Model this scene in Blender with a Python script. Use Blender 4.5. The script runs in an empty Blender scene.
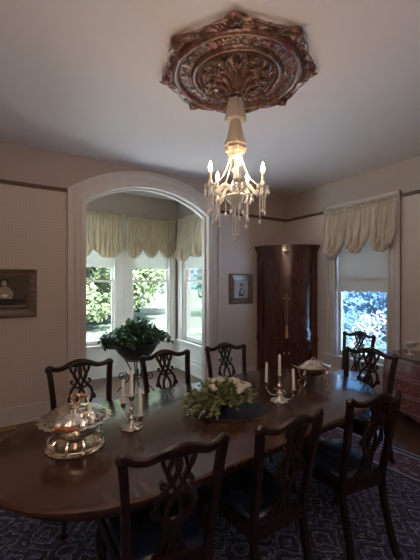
import bpy, bmesh, math, random
from math import sin, cos, pi, radians as R, sqrt, atan2
from mathutils import Vector as V, Matrix, Quaternion
S = bpy.context.scene
COL = S.collection
rnd = random.Random(7)

# ------------------------------------------------------------------ materials
def newmat(name):
    m = bpy.data.materials.new(name); m.use_nodes = True
    nt = m.node_tree; b = nt.nodes['Principled BSDF']
    return m, nt, b
def setp(b, **k):
    for n, v in k.items():
        b.inputs[n.replace('_', ' ')].default_value = v
def col(c): return (c[0], c[1], c[2], 1)
def plain(name, c, rough=.5, metal=0, coat=0, var=.12, scale=12, bump=0, trans=0, **k):
    m, nt, b = newmat(name)
    setp(b, Roughness=rough, Metallic=metal); b.inputs['Coat Weight'].default_value = coat
    b.inputs['Coat Roughness'].default_value = .12
    b.inputs['Transmission Weight'].default_value = trans
    tc = nt.nodes.new('ShaderNodeTexCoord'); n = nt.nodes.new('ShaderNodeTexNoise')
    n.inputs['Scale'].default_value = scale; n.inputs['Detail'].default_value = 4
    nt.links.new(tc.outputs['Object'], n.inputs['Vector'])
    r = nt.nodes.new('ShaderNodeValToRGB')
    r.color_ramp.elements[0].position = .3; r.color_ramp.elements[1].position = .7
    r.color_ramp.elements[0].color = col([x*(1-var) for x in c]); r.color_ramp.elements[1].color = col([min(1, x*(1+var)) for x in c])
    nt.links.new(n.outputs['Fac'], r.inputs['Fac']); nt.links.new(r.outputs['Color'], b.inputs['Base Color'])
    if bump:
        bp = nt.nodes.new('ShaderNodeBump'); bp.inputs['Strength'].default_value = bump; bp.inputs['Distance'].default_value = .01
        nt.links.new(n.outputs['Fac'], bp.inputs['Height']); nt.links.new(bp.outputs['Normal'], b.inputs['Normal'])
    return m
def wood(name, c1, c2, rough=.25, coat=.6, stretch=(1, 14, 14), scale=3, world=False):
    m, nt, b = newmat(name)
    setp(b, Roughness=rough); b.inputs['Coat Weight'].default_value = coat; b.inputs['Coat Roughness'].default_value = .08
    tc = nt.nodes.new('ShaderNodeTexCoord'); mp = nt.nodes.new('ShaderNodeMapping'); mp.inputs['Scale'].default_value = stretch
    n = nt.nodes.new('ShaderNodeTexNoise'); n.inputs['Scale'].default_value = scale; n.inputs['Detail'].default_value = 6; n.inputs['Distortion'].default_value = 1.2
    nt.links.new(tc.outputs['Object'], mp.inputs['Vector']); nt.links.new(mp.outputs['Vector'], n.inputs['Vector'])
    r = nt.nodes.new('ShaderNodeValToRGB'); r.color_ramp.elements[0].position = .32; r.color_ramp.elements[1].position = .72
    r.color_ramp.elements[0].color = col(c1); r.color_ramp.elements[1].color = col(c2)
    nt.links.new(n.outputs['Fac'], r.inputs['Fac']); nt.links.new(r.outputs['Color'], b.inputs['Base Color'])
    return m
class N:
    def __init__(s, nt): s.nt = nt
    def m(s, op, a, b=0, c=0):
        n = s.nt.nodes.new('ShaderNodeMath'); n.operation = op
        for i, x in enumerate((a, b, c)):
            if isinstance(x, (int, float)): n.inputs[i].default_value = x
            else: s.nt.links.new(x, n.inputs[i])
        return n.outputs[0]
    def mix(s, f, a, b):
        n = s.nt.nodes.new('ShaderNodeMix'); n.data_type = 'RGBA'
        for i, x in ((0, f), (6, a), (7, b)):
            if isinstance(x, (int, float)): n.inputs[i].default_value = x
            elif isinstance(x, tuple): n.inputs[i].default_value = col(x)
            else: s.nt.links.new(x, n.inputs[i])
        return n.outputs[2]
    def pos(s, kind='Object'):
        tc = s.nt.nodes.new('ShaderNodeTexCoord'); sp = s.nt.nodes.new('ShaderNodeSeparateXYZ')
        s.nt.links.new(tc.outputs[kind], sp.inputs[0]); return tc.outputs[kind], sp.outputs[0], sp.outputs[1], sp.outputs[2]
    def noise(s, v, scale, detail=3):
        n = s.nt.nodes.new('ShaderNodeTexNoise'); n.inputs['Scale'].default_value = scale; n.inputs['Detail'].default_value = detail
        s.nt.links.new(v, n.inputs['Vector']); return n.outputs['Fac']

RAIL = 2.745
def wallpaper():
    m, nt, b = newmat('diamond_wallpaper'); q = N(nt)
    v, x, y, z = q.pos('Object')
    u = q.m('SUBTRACT', x, y); k = 2*pi/.07
    d = q.m('MULTIPLY', q.m('SINE', q.m('MULTIPLY', u, k)), q.m('SINE', q.m('MULTIPLY', z, k)))
    f = q.m('GREATER_THAN', q.m('ABSOLUTE', d), .22)
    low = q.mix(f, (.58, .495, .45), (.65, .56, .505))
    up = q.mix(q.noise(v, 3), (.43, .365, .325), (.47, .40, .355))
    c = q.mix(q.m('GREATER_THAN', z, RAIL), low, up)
    nt.links.new(c, b.inputs['Base Color']); setp(b, Roughness=.6)
    return m
def floorwood():
    m, nt, b = newmat('dark_floor_boards'); q = N(nt)
    v, x, y, z = q.pos()
    w = .09
    row = q.m('FLOOR', q.m('DIVIDE', y, w)); fr = q.m('FRACT', q.m('DIVIDE', y, w))
    gap = q.m('LESS_THAN', fr, .05)
    wn = nt.nodes.new('ShaderNodeTexWhiteNoise'); wn.noise_dimensions = '1D'; nt.links.new(row, wn.inputs['W'])
    mp = nt.nodes.new('ShaderNodeMapping'); mp.inputs['Scale'].default_value = (1.5, 22, 1); nt.links.new(v, mp.inputs['Vector'])
    g = q.noise(mp.outputs[0], 3, 6)
    c = q.mix(g, (.05, .026, .016), (.13, .07, .042))
    c = q.mix(q.m('MULTIPLY', wn.outputs['Value'], .5), c, (.14, .075, .045))
    c = q.mix(gap, c, (.012, .008, .006))
    nt.links.new(c, b.inputs['Base Color']); setp(b, Roughness=.32)
    return m
def rugmat(a, bb):
    m, nt, b = newmat('persian_rug'); q = N(nt)
    v, x, y, z = q.pos()
    ax = q.m('ABSOLUTE', x); ay = q.m('ABSOLUTE', y)
    d = q.m('MINIMUM', q.m('SUBTRACT', a, ax), q.m('SUBTRACT', bb, ay))
    cb = nt.nodes.new('ShaderNodeCombineXYZ'); nt.links.new(ax, cb.inputs[0]); nt.links.new(ay, cb.inputs[1])
    def vor(sc, rnd_, metric='MANHATTAN', feat='F1'):
        n = nt.nodes.new('ShaderNodeTexVoronoi'); n.inputs['Scale'].default_value = sc; n.inputs['Randomness'].default_value = rnd_
        n.distance = metric; n.feature = feat
        nt.links.new(cb.outputs[0], n.inputs['Vector']); return n.outputs['Distance'], n.outputs['Color']
    def bandf(v_, lo, hi): return q.m('MULTIPLY', q.m('GREATER_THAN', v_, lo), q.m('LESS_THAN', v_, hi))
    navy, light, red, mid = (.008, .010, .028), (.36, .38, .58), (.07, .02, .034), (.045, .058, .15)
    n1 = q.noise(cb.outputs[0], 22, 2)
    d1, c1 = vor(4.6, .8); d2, c2 = vor(15, .9); d3, c3 = vor(38, 1, 'CHEBYCHEV')
    jag = q.m('ADD', d1, q.m('MULTIPLY', q.m('SUBTRACT', n1, .5), .35))
    field = q.mix(bandf(q.m('FRACT', q.m('MULTIPLY', jag, 3.2)), .35, .75), navy, mid)
    field = q.mix(bandf(d2, .0, .22), field, red)
    field = q.mix(bandf(d2, .30, .36), field, light)
    field = q.mix(bandf(q.m('FRACT', q.m('MULTIPLY', jag, 3.2)), .72, .80), field, light)
    field = q.mix(bandf(d3, .0, .10), field, light)
    bord = q.mix(bandf(d2, .0, .30), red, mid)
    bord = q.mix(bandf(d2, .30, .42), bord, light)
    bord = q.mix(bandf(d3, .0, .12), bord, light)
    c = q.mix(q.m('LESS_THAN', d, .48), field, bord)
    def band(lo, hi, cc, c):
        return q.mix(q.m('MULTIPLY', q.m('GREATER_THAN', d, lo), q.m('LESS_THAN', d, hi)), c, cc)
    c = band(.455, .475, light, c); c = band(.475, .51, navy, c); c = band(.10, .12, light, c)
    c = band(-1, .10, navy, c); c = band(.035, .055, light, c)
    nt.links.new(c, b.inputs['Base Color']); setp(b, Roughness=.8)
    b.inputs['Sheen Weight'].default_value = .15
    return m
def tabletopmat():
    m, nt, b = newmat('mahogany_table_top'); q = N(nt)
    v, x, y, z = q.pos()
    mp = nt.nodes.new('ShaderNodeMapping'); mp.inputs['Scale'].default_value = (14, 1.3, 1); nt.links.new(v, mp.inputs['Vector'])
    g = q.noise(mp.outputs[0], 2.2, 7)
    big = q.noise(v, 2.3, 2)
    c = q.mix(g, (.020, .009, .006), (.095, .040, .024))
    c = q.mix(q.m('MULTIPLY', big, .5), c, (.07, .027, .016))
    seam = q.m('LESS_THAN', q.m('ABSOLUTE', q.m('SUBTRACT', q.m('FRACT', q.m('ADD', q.m('DIVIDE', x, .46), .5)), .5)), .006)
    c = q.mix(seam, c, (.015, .007, .005))
    nt.links.new(c, b.inputs['Base Color']); setp(b, Roughness=.22)
    b.inputs['Coat Weight'].default_value = .5; b.inputs['Coat Roughness'].default_value = .1
    return m
def glassmat(name, tint=(1, 1, 1)):
    m = bpy.data.materials.new(name); m.use_nodes = True; nt = m.node_tree; nt.nodes.clear()
    o = nt.nodes.new('ShaderNodeOutputMaterial'); mx = nt.nodes.new('ShaderNodeMixShader')
    t = nt.nodes.new('ShaderNodeBsdfTransparent'); t.inputs[0].default_value = col(tint)
    g = nt.nodes.new('ShaderNodeBsdfGlossy'); g.inputs['Roughness'].default_value = .02
    lw = nt.nodes.new('ShaderNodeLayerWeight'); lw.inputs[0].default_value = .15
    mu = nt.nodes.new('ShaderNodeMath'); mu.operation = 'MULTIPLY'; mu.inputs[1].default_value = .5
    nt.links.new(lw.outputs['Fresnel'], mu.inputs[0]); nt.links.new(mu.outputs[0], mx.inputs[0])
    nt.links.new(t.outputs[0], mx.inputs[1]); nt.links.new(g.outputs[0], mx.inputs[2]); nt.links.new(mx.outputs[0], o.inputs[0])
    return m
def cloth(name, c, transl=.35, rough=.8):
    m, nt, b = newmat(name); q = N(nt)
    v, x, y, z = q.pos()
    cc = q.mix(q.noise(v, 9, 4), tuple(x*.9 for x in c), c)
    nt.links.new(cc, b.inputs['Base Color']); setp(b, Roughness=rough)
    t = nt.nodes.new('ShaderNodeBsdfTranslucent'); nt.links.new(cc, t.inputs[0])
    mx = nt.nodes.new('ShaderNodeMixShader'); mx.inputs[0].default_value = transl
    o = nt.nodes['Material Output']
    nt.links.new(b.outputs[0], mx.inputs[1]); nt.links.new(t.outputs[0], mx.inputs[2]); nt.links.new(mx.outputs[0], o.inputs[0])
    return m
def emis(name, c, s):
    m, nt, b = newmat(name); setp(b, Roughness=.3)
    b.inputs['Base Color'].default_value = col(c); b.inputs['Emission Color'].default_value = col(c); b.inputs['Emission Strength'].default_value = s
    return m
def medmat():
    m, nt, b = newmat('painted_plaster_medallion'); q = N(nt)
    v, x, y, z = q.pos()
    g = q.noise(v, 26, 4); g2 = q.noise(v, 7, 2); g3 = q.noise(v, 13, 2)
    c = q.mix(q.m('POWER', g, 1.4), (.014, .007, .006), (.50, .27, .21))
    c = q.mix(q.m('MULTIPLY', q.m('GREATER_THAN', g3, .60), .45), c, (.05, .10, .07))
    c = q.mix(q.m('MULTIPLY', q.m('GREATER_THAN', g2, .56), .35), c, (.22, .05, .04))
    nt.links.new(c, b.inputs['Base Color']); setp(b, Roughness=.30, Metallic=.4)
    bp = nt.nodes.new('ShaderNodeBump'); bp.inputs['Strength'].default_value = .6; bp.inputs['Distance'].default_value = .012
    nt.links.new(g, bp.inputs['Height']); nt.links.new(bp.outputs['Normal'], b.inputs['Normal'])
    return m

MT = dict(
    wallpaper=wallpaper(), floor=floorwood(),
    ceiling=plain('ceiling_paint', (.74, .67, .65), .8, var=.02, scale=2),
    trim=plain('trim_paint', (.66, .61, .575), .42, var=.03),
    baytrim=plain('bay_trim_paint', (.82, .82, .78), .4, var=.03),
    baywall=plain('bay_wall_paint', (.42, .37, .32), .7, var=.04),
    rail=wood('picture_rail_wood', (.09, .05, .03), (.17, .10, .065), .4, .2),
    chair=wood('chair_mahogany', (.008, .003, .002), (.024, .008, .005), .3, .3),
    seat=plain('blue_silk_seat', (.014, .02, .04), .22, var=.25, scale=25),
    cab=wood('cabinet_mahogany', (.040, .011, .009), (.13, .038, .028), .2, .7, (9, 9, 1)),
    chest=wood('chest_mahogany', (.13, .040, .036), (.28, .10, .088), .26, .5, (14, 14, 2)),
    chesttop=wood('chest_top_wood', (.12, .07, .065), (.22, .14, .12), .2, .6),
    top=tabletopmat(), tbase=wood('table_base_mahogany', (.02, .008, .005), (.05, .02, .012), .35, .3),
    silver=plain('tarnished_silver', (.86, .82, .75), .13, 1, var=.25, scale=40, bump=.1),
    oldsilver=plain('warm_old_silver', (.68, .60, .49), .18, 1, var=.3, scale=30, bump=.1),
    amber=wood('amber_turned_wood', (.30, .10, .03), (.55, .22, .07), .3, .5),
    candle=plain('ivory_wax', (.92, .90, .82), .45, var=.03),
    brass=plain('dull_brass', (.45, .30, .13), .35, 1, var=.2),
    edgeglint=plain('drawer_edge_glint', (.45, .28, .24), .3),
    glaresilk=plain('window_glare_silk', (.34, .44, .62), .22, var=.15),  # lit copy of the seat silk, window glare put into its colour
    iron=plain('black_iron', (.02, .02, .022), .45, .6),
    planter=plain('dark_zinc_planter', (.035, .04, .045), .5, .3, var=.3),
    soil=plain('potting_soil', (.02, .014, .01), .9, bump=.5),
    ivy=plain('ivy_leaf', (.065, .135, .065), .35, var=.5, scale=30),
    green=plain('bouquet_leaf', (.17, .21, .08), .5, var=.5, scale=30),
    pale=plain('bouquet_bud', (.40, .42, .24), .6, var=.3, scale=30),
    white=plain('white_petal', (.93, .92, .82), .6, var=.08, scale=60),
    mat=plain('dark_placemat', (.012, .016, .028), .6, var=.3),
    glass=glassmat('window_glass', (.94, 1, .98)), daylightglass=glassmat('window_glass_daylight', (.66, .84, 1)),  # east pane tint is blue daylight put into the glass colour
    shade=cloth('roller_shade_cloth', (.74, .68, .62), .26), whiteshade=cloth('bay_shade_cloth', (.74, .75, .71), .42),
    cream=cloth('cream_balloon_curtain', (.80, .72, .55), .38), tan=cloth('beige_balloon_curtain', (.84, .76, .64), .3),
    frame=wood('grey_gilt_frame', (.10, .075, .055), (.28, .21, .16), .45, .2), framein=plain('frame_inner', (.15, .12, .09), .5),
    sepia=plain('sepia_print', (.085, .062, .045), .5, var=.15), skin=plain('sepia_skin', (.42, .35, .27), .6, var=.1),
    sepdark=plain('sepia_dark', (.03, .02, .016), .6), mount=plain('grey_mount', (.42, .38, .36), .6, var=.1),
    med=medmat(), sleeve=cloth('chain_sleeve_silk', (.62, .55, .46), .25, .45),
    gold=plain('tassel_gold', (.34, .18, .07), .6, .2, var=.3, scale=60),
    compote=plain('cut_crystal', (.92, .94, 1.0), .08, trans=.2, var=.03), 
    crystal=plain('chandelier_crystal', (.96, .95, .93), .08, trans=.12, var=.03),
    bulb=emis('lit_candle_bulb', (1, .70, .42), 62), ctube=plain('candle_tube', (.75, .68, .55), .4),
    lawn=plain('lawn_grass', (.026, .036, .024), .9, var=.35, scale=.9), path=plain('grey_path', (.07, .075, .075), .9), bounce_paving=plain('pale_bounce_paving', (.60, .61, .65), .9),
    leafy=cloth('tree_leaf', (.165, .205, .12), .6), leafhaze=cloth('tree_leaf_haze', (.14, .19, .25), .6),  # second leaf tone has blue outdoor haze painted into it
    redleaf=plain('red_bush_leaf', (.30, .20, .19), .6, var=.4, scale=3),
    bark=plain('bark', (.03, .026, .024), .9, var=.3), siding=plain('pale_blue_siding', (.45, .56, .68), .8, var=.06),
    roofm=plain('grey_roof', (.22, .2, .2), .8),
)

# ------------------------------------------------------------------ mesh builder
class MB:
    def __init__(s): s.b = bmesh.new()
    def box(s, x0, x1, y0, y1, z0, z1, mtx=None, bev=0):
        M_ = Matrix.Translation(((x0+x1)/2, (y0+y1)/2, (z0+z1)/2)) @ Matrix.Diagonal((abs(x1-x0), abs(y1-y0), abs(z1-z0), 1))
        if mtx: M_ = mtx @ M_
        r = bmesh.ops.create_cube(s.b, size=1, matrix=M_)
        if bev:
            es = list({e for v in r['verts'] for e in v.link_edges})
            bmesh.ops.bevel(s.b, geom=es, offset=bev, segments=2, affect='EDGES', profile=.6)
        return s
    def ring(s, rings, closed_u=True, cap0=True, cap1=True):
        vs = [[s.b.verts.new(p) for p in r] for r in rings]
        n = len(vs[0])
        for i in range(len(vs)-1):
            for j in range(n if closed_u else n-1):
                k = (j+1) % n
                try: s.b.faces.new((vs[i][j], vs[i][k], vs[i+1][k], vs[i+1][j]))
                except ValueError: pass
        if closed_u and n > 2:
            if cap0: s.b.faces.new(vs[0][::-1])
            if cap1: s.b.faces.new(vs[-1])
        return s
    def tube(s, pts, r, seg=8, flat=None, normal=None, closed=False):
        pts = [V(p) for p in pts]; n = len(pts)
        rr = r if isinstance(r, (list, tuple)) else [r]*n
        if len(rr) != n: rr = [rr[min(len(rr)-1, int(i*len(rr)/n))] for i in range(n)]
        rings = []; up = V(normal) if normal else None
        for i, p in enumerate(pts):
            a = pts[i-1] if (i > 0 or closed) else p; c = pts[(i+1) % n] if (i < n-1 or closed) else p
            t = (c-a)
            if t.length < 1e-9: t = V((0, 0, 1))
            t.normalize()
            if up is None: up = V((0, 0, 1)) if abs(t.z) < .9 else V((1, 0, 0))
            sd = t.cross(up)
            if sd.length < 1e-6: sd = t.cross(V((1, .1, 0)))
            sd.normalize(); u2 = sd.cross(t).normalized()
            if not normal: up = u2
            ru = flat[1] if flat else rr[i]; rs = rr[i]
            if flat and flat[0] == 'box':
                rings.append([p+sd*rs*a_+u2*ru*b_ for a_, b_ in ((1, 1), (-1, 1), (-1, -1), (1, -1))])
            else:
                rings.append([p+sd*rs*cos(2*pi*j/seg)+u2*ru*sin(2*pi*j/seg) for j in range(seg)])
        if closed: rings.append(rings[0]); return s.ring(rings, cap0=False, cap1=False)
        return s.ring(rings)
    def lathe(s, prof, seg=24, o=(0, 0, 0), sx=1, sy=1, fn=None, mtx=None, cap=True):
        rings = []
        for r, z in prof:
            ring = []
            for j in range(seg):
                a = 2*pi*j/seg; k = fn(a, r, z) if fn else 1
                p = V((o[0]+r*k*sx*cos(a), o[1]+r*k*sy*sin(a), o[2]+z))
                ring.append(mtx @ p if mtx else p)
            rings.append(ring)
        return s.ring(rings, cap0=cap, cap1=cap)
    def ball(s, c, r, sub=1, sc=(1, 1, 1)):
        bmesh.ops.create_icosphere(s.b, subdivisions=sub, radius=r, matrix=Matrix.Translation(c) @ Matrix.Diagonal((*sc, 1)))
        return s
    def prism(s, poly, z0, z1, mtx=None):
        a = [V((x, y, z0)) for x, y in poly]; b = [V((x, y, z1)) for x, y in poly]
        if mtx: a = [mtx @ p for p in a]; b = [mtx @ p for p in b]
        return s.ring([a, b])
    def leaf(s, p, d, n, L, W):
        d = d.normalized(); sd = d.cross(n)
        if sd.length < 1e-4: sd = d.orthogonal()
        sd.normalize(); n2 = sd.cross(d)
        q = [p, p+d*L*.35+sd*W*.5+n2*L*.08, p+d*L*.7+sd*W*.38+n2*L*.06, p+d*L, p+d*L*.7-sd*W*.38+n2*L*.06, p+d*L*.35-sd*W*.5+n2*L*.08, p+d*L*.5]
        v = [s.b.verts.new(x) for x in q]
        for f in ((0, 1, 6), (1, 2, 6), (2, 3, 6), (3, 4, 6), (4, 5, 6), (5, 0, 6)):
            s.b.faces.new([v[i] for i in f])
    def build(s, name, mat, parent=None, smooth=True, loc=None, rot=0, angle=40, recalc=True):
        if recalc: bmesh.ops.recalc_face_normals(s.b, faces=s.b.faces)
        me = bpy.data.meshes.new(name); s.b.to_mesh(me); s.b.free()
        mats = mat if isinstance(mat, list) else [mat]
        for m in mats: me.materials.append(m)
        if smooth:
            me.polygons.foreach_set('use_smooth', [True]*len(me.polygons))
            try: me.set_sharp_from_angle(angle=R(angle))
            except Exception: pass
        o = bpy.data.objects.new(name, me); COL.objects.link(o)
        if parent: o.parent = parent
        if loc is not None: o.location = loc
        if rot: o.rotation_euler.z = rot
        return o
def empty(name, loc=(0, 0, 0), rot=0):
    o = bpy.data.objects.new(name, None); COL.objects.link(o); o.location = loc; o.rotation_euler.z = rot; o.empty_display_size = .1
    return o
def tag(o, label, cat, group=None, kind=None):
    o['label'] = label; o['category'] = cat
    if group: o['group'] = group
    if kind: o['kind'] = kind
    return o
def struct(o): o['kind'] = 'structure'; return o
def thing(name, label, cat, loc=(0, 0, 0), rot=0, group=None): return tag(empty(name, loc, rot), label, cat, group)
def dup(o, parent=None):
    c = o.copy(); COL.objects.link(c)
    if parent: c.parent = parent
    for ch in list(o.children): dup(ch, c)
    return c
def bez(pts, n=8):
    """Catmull-Rom through pts"""
    P = [V(p) for p in pts]; P = [P[0]*2-P[1]]+P+[P[-1]*2-P[-2]]; out = []
    for i in range(1, len(P)-2):
        for k in range(n):
            t = k/n
            out.append(.5*((2*P[i])+(P[i+1]-P[i-1])*t+(2*P[i-1]-5*P[i]+4*P[i+1]-P[i+2])*t*t+(3*P[i]-P[i-1]-3*P[i+1]+P[i+2])*t**3))
    out.append(P[-2]); return out

# ------------------------------------------------------------------ camera
CAM = V((-4.42, -4.42, 1.6)); FW = V((.531, .847, 0)).normalized(); RT = V((FW.y, -FW.x, 0))
cd = bpy.data.cameras.new('camera'); cam = bpy.data.objects.new('camera', cd); COL.objects.link(cam)
cam.location = CAM; cam.rotation_euler = (R(90), 0, atan2(FW.y, FW.x)-R(90))
cd.sensor_fit = 'VERTICAL'; cd.sensor_height = 36; cd.lens = 334/560*36; cd.shift_y = 4/560; cd.clip_start = .05; cd.clip_end = 300
S.camera = cam

# ------------------------------------------------------------------ room shell
H = 3.2; XW, YS = -5.7, -5.7; TH = .16
BX0, BX1, BY = -3.63, -1.54, 1.373
mb = MB(); mb.box(XW-.2, .2, YS-.2, TH, -.15, 0); mb.box(BX0-.2, BX1+.2, TH, BY+.2, -.15, 0)
struct(mb.build('floor', MT['floor'], smooth=False))
mb = MB(); mb.box(XW-.2, .2, YS-.2, TH, H, H+.25); mb.box(BX0-.2, BX1+.2, TH, BY+.2, H, H+.25)
struct(mb.build('ceiling', MT['ceiling'], smooth=False))
# arch
AXL, AXR, ASP, AAP = -3.54, -1.67, 2.66, 2.965
ACX = (AXL+AXR)/2
def arcpts(xl, xr, zs, za, n=32):
    hw = (xr-xl)/2; rise = za-zs; rad = (hw*hw+rise*rise)/(2*rise); cx = (xl+xr)/2; cz = za-rad
    a = math.asin(hw/rad)
    return [(cx+rad*sin(-a+2*a*i/n), cz+rad*cos(-a+2*a*i/n)) for i in range(n+1)]
inner = arcpts(AXL, AXR, ASP, AAP)
mb = MB()
mb.box(XW, AXL, 0, TH, 0, H); mb.box(AXR, .2, 0, TH, 0, H)
RX = Matrix.Rotation(R(90), 4, 'X')      # (x,y)->(x,z), extrude z -> -y
for i in range(len(inner)-1):
    (xa, za), (xb, zb) = inner[i], inner[i+1]
    mb.prism([(xa, za), (xb, zb), (xb, H), (xa, H)], -TH, 0, RX)
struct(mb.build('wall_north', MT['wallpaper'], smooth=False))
# arch casing
def casing(mb, wi, wo, y0, y1, xl, xr, zs, za):
    """band between offsets wi..wo outside the opening, projecting y0..y1"""
    i0 = arcpts(xl-wi, xr+wi, zs+wi*.6, za+wi); o0 = arcpts(xl-wo, xr+wo, zs+wo*.6, za+wo)
    i0 = [(xl-wi, 0)]+i0+[(xr+wi, 0)]; o0 = [(xl-wo, 0)]+o0+[(xr+wo, 0)]
    rings = [[V((a[0], y0, a[1])), V((b[0], y0, b[1])), V((b[0], y1, b[1])), V((a[0], y1, a[1]))] for a, b in zip(i0, o0)]
    mb.ring(rings)
mb = MB()
casing(mb, 0.0, .175, -.022, -.001, AXL, AXR, ASP, AAP)
casing(mb, .0, .028, -.034, -.02, AXL, AXR, ASP, AAP)
casing(mb, .075, .1, -.032, -.02, AXL, AXR, ASP, AAP)
casing(mb, .15, .185, -.045, -.001, AXL, AXR, ASP, AAP)
casing(mb, -.022, .004, -.03, TH+.02, AXL, AXR, ASP, AAP)
casing(mb, -.05, -.02, .05, .075, AXL, AXR, ASP, AAP)
struct(mb.build('trim_1', MT['trim'], smooth=True, angle=30))
# keystone mark on the arch
mb = MB(); mb.prism([(-.03, 2.955), (.03, 2.955), (.038, 3.0), (-.038, 3.0)], .02, .05, RX)
struct(mb.build('trim_2', MT['trim'], smooth=False, loc=(ACX, 0, 0)))

def wallseg(name, origin, rot, L, openings, mat, th=TH, h=H):
    mb = MB(); ops = sorted(openings); u = 0
    for (a, b, z0, z1) in ops:
        mb.box(u, a, 0, th, 0, h); mb.box(a, b, 0, th, 0, z0); mb.box(a, b, 0, th, z1, h); u = b
    mb.box(u, L, 0, th, 0, h)
    return struct(mb.build(name, mat, smooth=False, loc=origin, rot=rot))
WZ0, WZ1 = .56, 2.76
# bay walls
mb_open = [(-3.49-BX0, -2.72-BX0, WZ0, WZ1), (-2.45-BX0, -1.68-BX0, WZ0, WZ1)]
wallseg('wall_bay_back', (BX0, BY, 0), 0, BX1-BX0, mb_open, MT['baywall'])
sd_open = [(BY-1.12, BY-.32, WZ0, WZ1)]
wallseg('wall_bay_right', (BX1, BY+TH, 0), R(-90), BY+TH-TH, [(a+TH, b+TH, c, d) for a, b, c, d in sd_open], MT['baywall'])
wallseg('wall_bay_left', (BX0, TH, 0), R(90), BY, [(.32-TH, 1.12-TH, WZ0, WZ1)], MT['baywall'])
# bay return walls
# east wall with window: u = -y
EW = (1.056, 1.896, .50, 2.74)
def eastwallmat(): return MT['wallpaper']
mb = MB()
for (y0, y1, z0, z1) in ((0, -EW[0], 0, H), (-EW[0], -EW[1], 0, EW[2]), (-EW[0], -EW[1], EW[3], H), (-EW[1], YS, 0, H)):
    mb.box(0, TH, y1, y0, z0, z1)
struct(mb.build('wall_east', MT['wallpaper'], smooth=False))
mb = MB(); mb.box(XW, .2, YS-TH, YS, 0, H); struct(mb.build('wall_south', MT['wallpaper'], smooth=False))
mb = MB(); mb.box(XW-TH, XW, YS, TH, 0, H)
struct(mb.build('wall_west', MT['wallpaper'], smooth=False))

# picture rail, baseboards, bay panelling
mb = MB()
for x0, x1 in ((XW, AXL-.187), (AXR+.187, 0)):
    mb.box(x0, x1, -.022, 0, RAIL-.018, RAIL+.018, bev=.004); mb.box(x0, x1, -.034, 0, RAIL+.008, RAIL+.024, bev=.004)
for y0, y1 in ((-.91, 0), (YS, -2.075)):
    mb.box(-.022, 0, y0, y1, RAIL-.018, RAIL+.018, bev=.004); mb.box(-.034, 0, y0, y1, RAIL+.008, RAIL+.024, bev=.004)
struct(mb.build('trim_3', MT['rail'], smooth=False))
def base(name, segs, mat):
    mb = MB()
    for (x0, x1, y0, y1, nx, ny) in segs:
        # profile thickness grows along inward normal (nx,ny)
        for (t, z0, z1) in ((.018, 0, .2), (.026, .165, .185), (.03, 0, .03), (.022, .185, .195)):
            X0, X1 = (min(x0, x0+nx*t), max(x1, x1+nx*t)) if nx else (x0, x1)
            Y0, Y1 = (min(y0, y0+ny*t), max(y1, y1+ny*t)) if ny else (y0, y1)
            mb.box(X0, X1, Y0, Y1, z0, z1)
    return struct(mb.build(name, mat, smooth=False))
base('baseboard_north', [(XW, AXL-.187, 0, 0, 0, -1), (AXR+.187, -.74, 0, 0, 0, -1)], MT['trim'])
base('baseboard_east', [(0, 0, YS, -.76, -1, 0)], MT['trim'])
base('baseboard_bay', [(BX0, BX1, BY, BY, 0, -1), (BX1, BX1, TH, BY, -1, 0), (BX0, BX0, TH, BY, 1, 0)], MT['baytrim'])
# wainscot panels of the bay
mb = MB()
def panel(mb, u0, u1, z0, z1, f):
    def bx(a, b, c, d, t0, t1): f(mb, a, b, c, d, t0, t1)
    w = .022
    bx(u0, u1, z0, z0+w, .012, .026); bx(u0, u1, z1-w, z1, .012, .026); bx(u0, u0+w, z0+w, z1-w, .012, .026); bx(u1-w, u1, z0+w, z1-w, .012, .026)
    bx(u0+.06, u1-.06, z0+.05, z1-.05, .012, .02)
fb = lambda mb, a, b, c, d, t0, t1: mb.box(a, b, BY-t1, BY-t0, c, d)
fr = lambda mb, a, b, c, d, t0, t1: mb.box(BX1-t1, BX1-t0, a, b, c, d)
fl = lambda mb, a, b, c, d, t0, t1: mb.box(BX0+t0, BX0+t1, a, b, c, d)
fb(mb, BX0, BX1, 0, .54, 0, .012); fr(mb, TH, BY, 0, .54, 0, .012); fl(mb, TH, BY, 0, .54, 0, .012)
for a, b in ((-3.55, -2.63), (-2.53, -1.62)): panel(mb, a, b, .24, .51, fb)
panel(mb, .25, 1.28, .24, .51, fr); panel(mb, .25, 1.28, .24, .51, fl)
struct(mb.build('trim_4', MT['baytrim'], smooth=False))
# arch returns (back face of the opening inside the bay)
mb = MB(); mb.box(BX0, AXL, TH, TH+.02, 0, H); mb.box(AXR, BX1, TH, TH+.02, 0, H)
struct(mb.build('trim_5', MT['baytrim'], smooth=False))

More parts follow.
